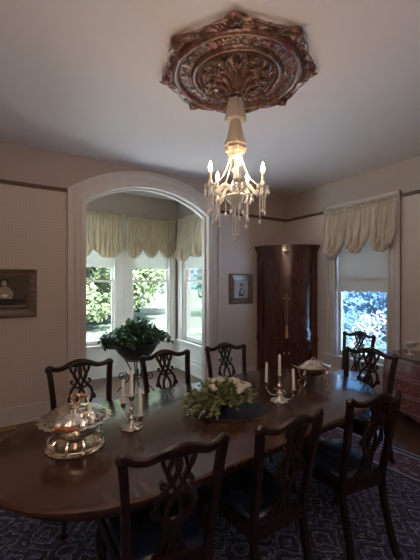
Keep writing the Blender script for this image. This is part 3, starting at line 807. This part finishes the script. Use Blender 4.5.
# chafing dish
cf = thing('chafing_dish', 'round silver covered dish with amber wooden handles and scalloped rim', 'serving dish', PD(75.5, 1.735, TZ), camdir(1, -.25))
mb = MB()
mb.lathe([(.10, 0), (.135, .0), (.14, .006), (.132, .012), (.125, .016), (.122, .02), (.10, .02)], 64, fn=lambda a, r, z: 1+.035*abs(sin(9*a)))
mb.build('base_tray', MT['oldsilver'], cf)
mb = MB()
for k in range(10):
    a = 2*pi*k/10; c_, s_ = cos(a), sin(a)
    mb.tube(bez([(c_*.12, s_*.12, .018), (c_*.128, s_*.128, .045), (c_*.112, s_*.112, .07), (c_*.125, s_*.125, .10)], 4), [.012, .008, .007, .010], 6)
mb.lathe([(.118, .088), (.126, .088), (.126, .104), (.118, .104)], 40)
mb.build('pierced_stand', MT['silver'], cf)
mb = MB(); mb.lathe([(.001, .055), (.03, .05), (.05, .035), (.05, .02), (.045, .02), (.001, .02)], 24); mb.build('burner', MT['oldsilver'], cf)
mb = MB(); mb.lathe([(.001, .085), (.08, .088), (.118, .105), (.13, .128), (.152, .137), (.178, .143), (.180, .148), (.165, .152), (.14, .150)], 96, fn=lambda a, r, z: 1+(.07*abs(sin(10*a)) + .014*sin(40*a)-.04 if r > .15 else 0))
mb.build('dish', MT['silver'], cf, angle=60)
mb = MB(); mb.lathe([(.14, .149), (.148, .153), (.142, .166), (.12, .182), (.095, .194), (.088, .197), (.08, .195), (.05, .202), (.001, .207)], 96, fn=lambda a, r, z: 1+(.09*sin(18*a+8*(.14-r)/.05) if .09 < r < .147 else 0))
ld = mb.build('domed_lid', MT['silver'], cf, angle=60)
mb = MB(); mb.lathe([(.001, .203), (.03, .205), (.032, .209), (.02, .214), (.008, .218), (.001, .22)], 24, fn=lambda a, r, z: 1+.1*sin(8*a))
mb.tube([(0, .0, .212), (0, .0, .25)], .004, 6)
mb.tube([(.026*cos(t*2*pi/20), 0, .245+.026*sin(t*2*pi/20)) for t in range(20)], .004, 6, closed=True)
mb.build('ring_finial', MT['oldsilver'], ld)
def turned(mb, L, mtx):
    mb.lathe([(.001, 0), (.006, 0), (.0075, .01), (.005, .014), (.011, .03), (.013, L*.4), (.011, L*.55), (.007, L*.62), (.012, L*.7), (.011, L*.9), (.006, L), (.001, L)], 14, mtx=mtx)
mb = MB(); M1 = Matrix.Translation((-.085, .075, .235)) @ Matrix.Rotation(R(90), 4, 'Y'); turned(mb, .105, M1); mb.build('wooden_handle', MT['amber'], cf)
for P_ in ([(-.08, .075, .235), (-.088, .085, .2), (-.08, .11, .155)], [(.016, .075, .235), (.02, .085, .2), (.02, .12, .155)]):
    mb = MB(); mb.tube(bez(P_, 4), .004, 6); mb.build('handle_bracket', MT['oldsilver'], cf)
mb = MB(); M1 = Matrix.Translation((.0, -.175, .158)) @ Matrix.Rotation(R(18), 4, 'Z') @ Matrix.Rotation(R(90), 4, 'Y'); turned(mb, .125, M1); mb.build('wooden_handle', MT['amber'], cf)

# tureen
tu = thing('silver_tureen', 'oval silver covered tureen on four curved legs at the right end of the table', 'serving dish', PD(313.5, 2.80, TZ), camdir(1, .05))
mb = MB(); mb.lathe([(.001, .075), (.05, .078), (.09, .095), (.12, .125), (.135, .14), (.142, .145), (.138, .15), (.12, .147)], 48, sy=.68, fn=lambda a, r, z: 1+.02*sin(12*a)); mb.build('bowl', MT['oldsilver'], tu)
mb = MB(); mb.lathe([(.136, .147), (.14, .151), (.118, .158), (.09, .172), (.062, .195), (.04, .204), (.001, .208)], 48, sy=.68, fn=lambda a, r, z: 1+.03*sin(10*a)*(1 if r > .06 else 0))
ld = mb.build('domed_lid', MT['oldsilver'], tu)
mb = MB(); mb.tube(bez([(-.02, 0, .205), (-.01, 0, .222), (.01, 0, .222), (.02, 0, .205)], 5), .003, 6); mb.build('lid_handle', MT['oldsilver'], ld)
for sx in (-1, 1):
    for sy in (-1, 1):
        mb = MB(); mb.tube(bez([(sx*.085, sy*.05, .125), (sx*.105, sy*.066, .09), (sx*.088, sy*.056, .045), (sx*.10, sy*.066, .012), (sx*.112, sy*.072, .009)], 5), [.008]*5+[.006]*5+[.0045]*5+[.005]*3+[.008]*3, 8); mb.build('leg', MT['oldsilver'], tu)
    mb = MB(); mb.tube(bez([(sx*.132, -.03, .14), (sx*.17, -.02, .16), (sx*.178, 0, .163), (sx*.17, .02, .16), (sx*.132, .03, .14)], 5), .0045, 6); mb.build('side_handle', MT['oldsilver'], tu)

# centrepiece
cpos = PD(219, 2.20, TZ)
mb = MB()
mb.lathe([(.001, 0), (.26, 0), (.262, .003), (.26, .006), (.001, .006)], 48, sy=.62)
tag(mb.build('oval_placemat', MT['mat'], loc=PD(232, 2.22, TZ), rot=camdir(1, .25)), 'dark oval mat under the white flowers', 'placemat')
fl_ = thing('flower_arrangement', 'low white and green flower arrangement on the middle of the table', 'flowers', V((cpos.x, cpos.y, TZ+.0065)), camdir(1, .15))
mb = MB(); mb.lathe([(.001, 0), (.05, 0), (.05, .006), (.03, .012), (.08, .035), (.11, .06), (.10, .06), (.001, .05)], 28, sy=.7); mb.build('bowl', MT['planter'], fl_)
rg = random.Random(21)
mb = MB(); mb2 = MB()
for k in range(760):
    a = rg.uniform(0, 2*pi); el = rg.uniform(-.15, 1.3); rr_ = rg.uniform(.35, 1)
    q = V((cos(a)*cos(el)*.245*rr_, sin(a)*cos(el)*.15*rr_, .075+sin(el)*.11*rr_))
    if q.x < -.05: q.z -= .035*(-q.x/.2)
    q.z = max(q.z, .015)
    d = V((q.x*1.2, q.y*1.5, q.z-.03)).normalized()+V((rg.gauss(0, .5), rg.gauss(0, .5), rg.gauss(0, .4)))
    (mb if k % 6 else mb2).leaf(q, d, V((rg.gauss(0, 1), rg.gauss(0, 1), 1)), rg.uniform(.03, .055), rg.uniform(.014, .026))
for k in range(16):
    a = rg.uniform(pi*.55, pi*1.5); L = rg.uniform(.22, .31)
    P = bez([(0, 0, .05), (cos(a)*L*.5, sin(a)*L*.4, .085), (cos(a)*L, sin(a)*L*.7, .03)], 6); mb.tube(P, .0018, 4)
    for q in P[4:]:
        for _ in range(4): mb2.leaf(q, V((rg.gauss(0, 1), rg.gauss(0, 1), rg.gauss(0, .6))), V((0, 0, 1)), rg.uniform(.014, .028), .010)
mb.build('foliage', MT['green'], fl_, smooth=False); mb2.build('pale_buds', MT['pale'], fl_, smooth=False)
for k in range(30):
    fx = rg.uniform(-.06, .20); fy_ = rg.uniform(-.12, .09)
    hz = .075+.115*sqrt(max(0, 1-(fx/.27)**2-(fy_/.17)**2))
    mb = MB(); r0 = rg.uniform(.015, .024)
    for j in range(9):
        a = j*2.4; rr_ = r0*(.2+.09*j)
        mb.leaf(V((0, 0, 0)), V((cos(a), sin(a), .9-.08*j)), V((0, 0, 1)), r0*1.5, r0*1.3)
    mb.ball((0, 0, r0*.55), r0*.9, 1, (1, 1, .8))
    b = mb.build('white_blossom', MT['white'], fl_, smooth=False, loc=(fx, fy_, hz)); b.rotation_euler = (-.6-rg.uniform(0, .4), rg.uniform(-.4, .4), 0)

# ------------------------------------------------------------------ ivy planter on iron stand
pp = PD(136, 4.95)
st = thing('iron_plant_stand', 'black scrolled iron stand holding the ivy planter in the arch', 'plant stand', (pp.x, pp.y, 0))
BZ = .50
mb = MB()
mb.tube([(.16*cos(2*pi*i/28), .16*sin(2*pi*i/28), BZ-.012) for i in range(28)], .008, 8, closed=True)
mb.tube([(.10*cos(2*pi*i/24), .10*sin(2*pi*i/24), .22) for i in range(24)], .006, 6, closed=True)
mb.build('support_ring', MT['iron'], st)
for k in range(4):
    a = pi/4+k*pi/2+.3; c_, s_ = cos(a), sin(a)
    mb = MB()
    P = [(.15, BZ-.01), (.12, .42), (.075, .32), (.09, .22), (.17, .12), (.24, .05), (.27, .008)]
    mb.tube(bez([(r_*c_, r_*s_, z) for r_, z in P], 5), .009, 8)
    sp = [(.20+.07*(1-t/14*.75)*cos(t*.62+2.2), .25+.07*(1-t/14*.75)*sin(t*.62+2.2)) for t in range(15)]
    mb.tube([(r_*c_, r_*s_, z) for r_, z in sp], .008, 6)
    mb.tube([(.09*c_, .09*s_, .22), (sp[0][0]*c_, sp[0][0]*s_, sp[0][1])], .006, 6)
    mb.ball((sp[-1][0]*c_, sp[-1][0]*s_, sp[-1][1]), .016, 1)
    mb.build('scrolled_leg', MT['iron'], st)
iv = thing('potted_ivy', 'bushy dark green ivy in a wide dark bowl planter before the bay windows', 'plant', (pp.x, pp.y, BZ))
mb = MB(); mb.lathe([(.001, 0), (.16, 0), (.20, .03), (.27, .11), (.315, .19), (.335, .215), (.35, .22), (.355, .235), (.345, .245), (.32, .24), (.30, .2), (.001, .2)], 40); mb.build('planter', MT['planter'], iv)
mb = MB(); mb.lathe([(.001, .215), (.2, .21), (.303, .202), (.30, .19), (.001, .19)], 24); mb.build('soil', MT['soil'], iv)
rg = random.Random(4); mb = MB()
for k in range(1500):
    a = rg.uniform(0, 2*pi); el = rg.uniform(0, 1.5); rr_ = rg.uniform(.3, 1)**.5
    bump = 1+.18*sin(3*a+1)+.12*sin(5*a)
    q = V((cos(a)*cos(el)*.36*rr_*bump, sin(a)*cos(el)*.33*rr_, .24+sin(el)*.27*rr_*(1+.15*sin(4*a))))
    mb.leaf(q, V((q.x, q.y, rg.uniform(-.3, .5)))+V((rg.gauss(0, .3), rg.gauss(0, .3), rg.gauss(0, .2))), V((rg.gauss(0, .6), rg.gauss(0, .6), 1)), rg.uniform(.05, .085), rg.uniform(.04, .07))
for k in range(26):
    a = rg.uniform(0, 2*pi) if k > 12 else rg.choice((0.0, pi))+rg.gauss(0, .35)
    if abs(cos(a)) > .7: L, dz = rg.uniform(.42, .54), rg.uniform(-.03, .09)
    else: L, dz = rg.uniform(.38, .44), rg.uniform(-.04, .05)
    P = bez([(cos(a)*.2, sin(a)*.2, .28), (cos(a)*L*.85, sin(a)*L*.85, .35), (cos(a)*L, sin(a)*L, .24+dz)], 5); mb.tube(P, .003, 4)
    for q in P[3:]:
        for _ in range(4): mb.leaf(q, V((rg.gauss(0, 1), rg.gauss(0, 1), rg.gauss(-.2, .6))), V((rg.gauss(0, .5), rg.gauss(0, .5), 1)), rg.uniform(.05, .075), rg.uniform(.04, .06))
mb.build('foliage', MT['ivy'], iv, smooth=False)

# ------------------------------------------------------------------ ceiling medallion + chandelier
MC = PD(237, 2.53, H); mrot = atan2(RT.y, RT.x)
md = thing('ceiling_medallion', 'large carved dark copper-brown ceiling medallion above the chandelier', 'ceiling medallion', MC, mrot)
TH0 = R(-5)
def mR(t): return .505+.085*(.5+.5*cos(8*(t-TH0)))**4+.012*sin(24*t)
mb = MB(); NT, rings = 320, []
prof = [(1.0, 0.0), (1.0, .014), (.98, .026), (.955, .024), (.94, .018), (.90, .018), (.875, .020), (.865, .038), (.85, .052), (.825, .058), (.80, .052), (.79, .038), (.78, .026), (.765, .030), (.75, .026), (.73, .024), (.70, .026), (.67, .028), (.64, .026), (.625, .026), (.615, .040), (.60, .052), (.58, .056), (.56, .052), (.55, .04), (.54, .034), (.53, .044), (.515, .048), (.50, .044), (.49, .03), (.46, .03), (.43, .034), (.40, .040), (.37, .046), (.33, .052), (.30, .058), (.26, .064), (.22, .070), (.18, .078), (.15, .088), (.12, .105), (.10, .13), (.09, .155), (.06, .172), (.01, .176)]
for s_, h in prof:
    ring = []
    for j in range(NT):
        t = 2*pi*j/NT
        bl = max(0, min(1, (s_-.87)/.1)); rad = s_*(.555*(1-bl)+mR(t)*bl)
        hh = h
        if .64 <= s_ <= .75: hh += .010*abs(sin(16*(t-TH0)+s_*22))+.007*sin(40*t+9)*sin(s_*90)
        if .88 < s_ <= .99: hh += .008*abs(sin(20*(t-TH0)+s_*16))
        if .14 < s_ < .48: hh += .012*abs(sin(8*(t-TH0)))*abs(sin(s_*16))+.009*sin(28*t+s_*60)*sin(s_*46)
        ring.append(V((rad*cos(t), rad*sin(t), -hh if h > 0 else -.001)))
    rings.append(ring)
mb.ring(rings); mb.build('carved_plate', MT['med'], md, angle=50)
for k in range(8):      # corner ornaments with scrolls
    t = TH0+k*pi/4; M_ = Matrix.Rotation(t, 4, 'Z')
    mb = MB()
    mb.ball(M_ @ V((.535, 0, -.035)), .024, 2, (1, 1, .6))
    for j in range(7):
        a = (j-3)*.6; L = .062 if j == 3 else .046
        p0 = V((.535, 0, -.034)); mb.tube([M_ @ (p0+V((cos(a), sin(a), 0))*x*L+V((0, 0, -.012*sin(pi*x)))) for x in (0.2, .5, .8, 1)], [.006, .011, .008, .003], 7)
    for s in (-1, 1):
        P = [(.515+(.036*(1-u/16*.8))*cos(u*.55+pi/2), s*(.085+(.036*(1-u/16*.8))*sin(u*.55+pi/2))) for u in range(17)]
        mb.tube([M_ @ V((x, y, -.026)) for x, y in P], .0065, 6)
        mb.tube([M_ @ V(q) for q in bez([(.55, s*.03, -.026), (.535, s*.12, -.024), (.49, s*.195, -.024)], 4)], [.008]*4+[.005]*5, 6)
    mb.build('corner_ornament', MT['med'], md)
    for hv in (0, 1):
        M_ = Matrix.Rotation(t+pi/8*hv, 4, 'Z')
        for s in (-1, 1):
            mb = MB()
            P = [(.385+(.026*(1-u/15*.8))*cos(u*.6), s*(.036+(.026*(1-u/15*.8))*sin(u*.6))) for u in range(16)]
            mb.tube([M_ @ V((x, y, -.034)) for x, y in P], .0055, 6)
            mb.build('scroll_ornament', MT['med'], md)
        M_ = Matrix.Rotation(t+hv*pi/8, 4, 'Z'); mb = MB(); rr0 = .235 if hv else .19
        for j in range(6):
            a = j*pi/3; mb.tube([M_ @ V((rr0+x*cos(a), x*sin(a), -.062-(.27-rr0)*.12-.010*sin(x/.05*pi))) for x in (.006, .02, .036, .048)], [.008, .013, .010, .003], 6)
        mb.ball(M_ @ V((rr0, 0, -.078)), .011, 1)
        mb.build('carved_rosette', MT['med'], md)
    M_ = Matrix.Rotation(t, 4, 'Z'); mb = MB()
    mb.tube([M_ @ V((x, 0, z)) for x, z in ((.055, -.168), (.075, -.13), (.10, -.105), (.135, -.092), (.15, -.098))], [.008, .016, .02, .014, .004], 8)
    mb.build('acanthus_leaf', MT['med'], md)
mb = MB()
for j in range(88): a = 2*pi*j/88; mb.ball((.283*cos(a), .283*sin(a), -.052), .0075, 1)
mb.build('bead_ring', MT['med'], md)
mb = MB(); mb.lathe([(.001, -.168), (.045, -.165), (.06, -.175), (.055, -.186), (.035, -.192), (.001, -.194)], 24); mb.build('centre_boss', MT['med'], md)

CHZ = 3.0
cc = PD(235.5, 2.53, 0)
cl = thing('chandelier', 'lit five-arm crystal chandelier with cloth chain sleeve below the medallion', 'chandelier', (cc.x, cc.y, 2.995), mrot)
mb = MB()   # local z: 0 at ceiling boss, negative downwards
fold = lambda a, r, z: 1+.10*sin(7*a+z*4)+.05*sin(12*a)
mb.lathe([(.02, 0), (.052, -.002), (.06, -.03), (.07, -.10), (.078, -.15), (.074, -.158), (.03, -.155)], 60, fn=fold)
mb.lathe([(.03, -.15), (.038, -.17), (.05, -.24), (.062, -.30), (.078, -.335), (.08, -.345), (.06, -.352), (.05, -.356)], 60, fn=fold)
mb.lathe([(.05, -.352), (.07, -.36), (.08, -.378), (.07, -.40), (.05, -.408), (.03, -.408)], 60, fn=fold)
mb.build('chain_sleeve', MT['sleeve'], cl)
ZB = -.70
mb = MB(); mb.lathe([(.001, -.40), (.02, -.41), (.035, -.43), (.015, -.45), (.012, -.50), (.03, -.52), (.036, -.54), (.018, -.56), (.014, -.60), (.028, -.63), (.04, -.66), (.02, -.69), (.03, -.71), (.075, -.725), (.085, -.735), (.07, -.76), (.045, -.785), (.02, -.80), (.012, -.83), (.001, -.84)], 28, fn=lambda a, r, z: 1+.04*sin(10*a)); mb.build('crystal_stem', MT['crystal'], cl)
def drop(mb, p, n, r, last=.011):
    for i in range(n): mb.ball((p[0], p[1], p[2]-i*r*2.1), r, 1)
    z = p[2]-n*r*2.1
    mb.lathe([(.0005, 0), (last*.5, -.008), (last, -.024), (last*.7, -.034), (.0005, -.04)], 8, (p[0], p[1], z+.004))
for k in range(5):
    a = R(-14)+k*2*pi/5; c_, s_ = cos(a), sin(a); RR = .205
    mb = MB(); mb.tube(bez([(c_*.02, s_*.02, -.70), (c_*.07, s_*.07, -.655), (c_*.11, s_*.11, -.66), (c_*.15, s_*.15, -.715), (c_*.19, s_*.19, -.72), (c_*RR, s_*RR, -.68)], 6), .013, 8)
    ar = mb.build('arm', MT['crystal'], cl)
    mb = MB(); mb.lathe([(.006, -.69), (.012, -.685), (.045, -.672), (.048, -.668), (.02, -.674), (.014, -.66), (.018, -.65), (.018, -.635), (.006, -.635)], 24, (c_*RR, s_*RR, 0), fn=lambda a, r, z: 1+.06*sin(8*a)); mb.build('drip_pan', MT['crystal'], ar)
    mb = MB(); mb.tube([(c_*RR, s_*RR, -.64), (c_*RR, s_*RR, -.568)], .0095, 12); mb.build('candle_tube', MT['ctube'], ar)
    mb = MB(); mb.lathe([(.004, -.572), (.010, -.562), (.0135, -.545), (.012, -.525), (.006, -.505), (.0008, -.49)], 14, (c_*RR, s_*RR, 0)); mb.build('flame_bulb', MT['bulb'], ar)
    for j in range(7):
        b_ = 2*pi*j/7; mb = MB(); drop(mb, (c_*RR+.044*cos(b_), s_*RR+.044*sin(b_), -.672), 2+(j % 2), .006, .011); mb.build('crystal_drop', MT['crystal'], ar)
    for f_, z_, n_, r_ in ((.90, -.725, 14, .0065), (1.08, -.70, 12, .006), (1.0, -.70, 9, .007)):
        mb = MB(); drop(mb, (c_*RR*f_, s_*RR*f_, z_), n_, r_, .012); mb.build('bead_strand', MT['crystal'], ar)
    # bead swags from the sleeve to the arms
    mb = MB(); n = 30
    for i in range(n+1):
        t = i/n; r_ = .045+(RR*.86-.045)*t**1.5; z = -.41-.25*t-.06*sin(pi*t)*(.6)
        mb.ball((c_*r_, s_*r_, z), .0075, 1)
    mb.build('bead_swag', MT['crystal'], cl)
    a2 = a+pi/5; mb = MB(); drop(mb, (cos(a2)*.075, sin(a2)*.075, -.75), 9, .005, .013); mb.build('pendant', MT['crystal'], cl)
mb = MB(); drop(mb, (0, 0, -.84), 10, .0095, .016); mb.build('centre_drop', MT['crystal'], cl)
for j in range(4): mb = MB(); drop(mb, (.022*cos(j*pi/2), .022*sin(j*pi/2), -.80), 14, .007, .012); mb.build('bead_strand', MT['crystal'], cl)

# ------------------------------------------------------------------ outdoors
GZ = -.55
mb = MB(); mb.box(-60, 60, -.0+1.8, 90, GZ-.1, GZ); mb.box(.5, 60, -40, 1.8, GZ-.1, GZ)
tag(mb.build('lawn', MT['lawn'], smooth=False), 'bright green lawn outside the windows', 'grass', kind='stuff')
mb = MB(); mb.box(-22, 12, 8.2, 9.4, GZ, GZ+.02); tag(mb.build('garden_path', MT['path'], smooth=False), 'pale path crossing the lawn outside the bay', 'path')
mb = MB(); mb.box(-14, 1.2, BY+.3, 7.0, GZ, GZ+.03); mb.box(.4, 4.0, -20, BY+.3, GZ, GZ+.03); struct(mb.build('bounce_paving', MT['bounce_paving'], smooth=False))  # unseen pale paving, laid to bounce sunlight up to the ceiling
def tree(pos, h, cr, label, mat, seed, n=6500, cz=.46, ls=.24):
    rg = random.Random(seed); o = thing('garden_tree', label, 'tree', (pos[0], pos[1], GZ), 0, 'trees in the garden')
    mb = MB(); mb.tube(bez([(0, 0, 0), (.08, .03, h*.2), (-.05, .02, h*.4), (.05, 0, h*.7)], 5), [.2]*5+[.16]*5+[.10]*6, 10)
    for k in range(6):
        a = rg.uniform(0, 6.28); z0 = h*rg.uniform(.25, .5); mb.tube(bez([(0, 0, z0), (cos(a)*cr*.4, sin(a)*cr*.4, z0+h*.14), (cos(a)*cr*.75, sin(a)*cr*.75, z0+h*.2)], 4), [.09]*4+[.05]*5, 6)
    mb.build('trunk', MT['bark'], o)
    mb = MB(); cl_ = [(V((rg.gauss(0, cr*.42), rg.gauss(0, cr*.42), max(h*.16, h*cz+rg.gauss(0, h*.2)))), cr*rg.uniform(.3, .55)) for _ in range(16)]
    for k in range(n):
        c, r_ = rg.choice(cl_); d = V((rg.gauss(0, 1), rg.gauss(0, 1), rg.gauss(0, 1))).normalized(); pt = c+d*r_*rg.uniform(.6, 1); pt.z = max(pt.z, .5+rg.uniform(0, .6))
        mb.leaf(pt, V((rg.gauss(0, 1), rg.gauss(0, 1), rg.gauss(-.3, .6))), d, ls*rg.uniform(.7, 1.3), ls*.8)
    mb.build('crown', mat, o, smooth=False); clamp(o, .02)
spots = [((-6.2, 14), 6, 2.6, 'leafy tree beyond the lawn, seen at the far left of the left bay window', 'leafy'),
         ((-3.6, 19), 8, 3.4, 'broad leafy tree deep in the garden behind the path, left bay window', 'leafy'),
         ((-1.0, 13), 6.5, 2.7, 'yellow-green tree seen between the two back bay windows', 'leafy'),
         ((1.6, 15.5), 7, 2.9, 'leafy tree filling the right back bay window', 'leafy'),
         ((4.4, 20), 8, 3.6, 'tall bluish-green tree at the right of the back bay windows', 'leafhaze'),
         ((8.5, 14), 7, 3.0, "tree seen through the bay's side window", 'leafhaze'),
         ((-10, 20), 8, 3.6, 'large tree at the far left of the garden', 'leafy')]
for i, (p, h, r_, lab, m_) in enumerate(spots): tree(p, h, r_, lab, MT[m_], 30+i)
tree((10.5, 2.6), 4.2, 2.9, 'broad tree, leaves painted in blue haze, outside the window right of the cabinet', MT['leafhaze'], 50, n=7000, cz=.42)
mb = MB()
def bush(pos, r_, label, mat, seed):
    rg = random.Random(seed); mb = MB()
    for k in range(500):
        d = V((rg.gauss(0, 1), rg.gauss(0, 1), abs(rg.gauss(0, 1)))).normalized()
        mb.leaf(d*r_*rg.uniform(.6, 1)+V((0, 0, .15)), d+V((rg.gauss(0, .6), rg.gauss(0, .6), rg.gauss(0, .6))), V((0, 0, 1)), .12, .09)
    tag(mb.build('garden_bush', mat, smooth=False, loc=(pos[0], pos[1], GZ)), label, 'bush', 'bushes outside the right window')
bush((5.2, 1.15), 1.25, 'reddish bush outside the window right of the cabinet', MT['redleaf'], 60)
bush((6.5, 3.2), 1.0, 'pale bush, leaves painted in blue haze, outside the window behind the chair', MT['leafhaze'], 61)

# ------------------------------------------------------------------ light
w = bpy.data.worlds.new('World'); S.world = w; w.use_nodes = True; nt = w.node_tree; q = N(nt)
bg = nt.nodes['Background']
tc = nt.nodes.new('ShaderNodeTexCoord'); sp = nt.nodes.new('ShaderNodeSeparateXYZ'); nt.links.new(tc.outputs['Generated'], sp.inputs[0])
f = q.m('MINIMUM', q.m('MAXIMUM', q.m('MULTIPLY', sp.outputs[2], 1.6), 0), 1)
skyc = q.mix(f, (.42, .70, 1.0), (.30, .52, 1.0))
skyc = q.mix(q.m('MULTIPLY', q.m('MINIMUM', q.m('MAXIMUM', q.m('MULTIPLY', q.m('SUBTRACT', sp.outputs[2], .35), 3), 0), 1), .85), skyc, (.95, .97, 1))
skyc = q.mix(q.m('MULTIPLY', q.m('GREATER_THAN', q.noise(tc.outputs['Generated'], 3, 5), .52), .5), skyc, (.95, .97, 1))
nt.links.new(skyc, bg.inputs[0])      # upper sky brightened, unseen, to soften garden shadows, clear pale blue near the horizon
up_ = q.m('MINIMUM', q.m('MAXIMUM', q.m('MULTIPLY', q.m('SUBTRACT', sp.outputs[2], .35), 3), 0), 1)
nt.links.new(q.m('ADD', q.m('MULTIPLY', up_, 3.0), .60), bg.inputs[1])
sl = bpy.data.lights.new('sun', 'SUN'); sl.energy = 27.0; sl.angle = R(1); sl.color = (1, .96, .93)
so = bpy.data.objects.new('sun', sl); COL.objects.link(so); so.rotation_euler = (R(38), 0, R(-42))   # from the south-west
so.rotation_euler = V((-.12, -.8, 1.25)).to_track_quat('Z', 'Y').to_euler()
def portal(loc, rot, sx, sz):
    l = bpy.data.lights.new('window_portal', 'AREA'); l.shape = 'RECTANGLE'; l.size = sx; l.size_y = sz; l.cycles.is_portal = True
    o = bpy.data.objects.new('window_portal', l); COL.objects.link(o); o.location = loc
    o.rotation_euler = V(rot).to_track_quat('Z', 'Y').to_euler()     # light shines along -Z; Z points outdoors
zc = (WZ0+WZ1)/2
portal((-3.105, BY+TH+.01, zc), (0, 1, 0), .77, 2.2); portal((-2.065, BY+TH+.01, zc), (0, 1, 0), .77, 2.2)
portal((BX1+TH+.01, .72, zc), (1, 0, 0), .8, 2.2); portal((BX0-TH-.01, .72, zc), (-1, 0, 0), .8, 2.2)
portal((TH+.01, -1.476, 1.62), (1, 0, 0), .84, 2.24)
# added warm fill aimed at the ceiling behind the camera, no real lamp
al = bpy.data.lights.new('ceiling_fill', 'AREA'); al.shape = 'DISK'; al.size = .35; al.energy = 19; al.color = (1, .84, .74)
ao = bpy.data.objects.new('ceiling_fill', al); COL.objects.link(ao); ao.location = (-4.9, -5.1, 1.95); ao.rotation_euler = (R(180), 0, 0)

S.view_settings.view_transform = 'Standard'; S.view_settings.look = 'None'; S.view_settings.gamma = 1; S.view_settings.use_curve_mapping = False
S.view_settings.exposure = 1.5
S.cycles.use_denoising = True
try: S.cycles.denoiser = 'OPENIMAGEDENOISE'
except Exception: pass
S.cycles.max_bounces = 10; S.cycles.diffuse_bounces = 5; S.cycles.transparent_max_bounces = 12; S.cycles.caustics_reflective = False; S.cycles.caustics_refractive = False
S.cycles.sample_clamp_indirect = 6
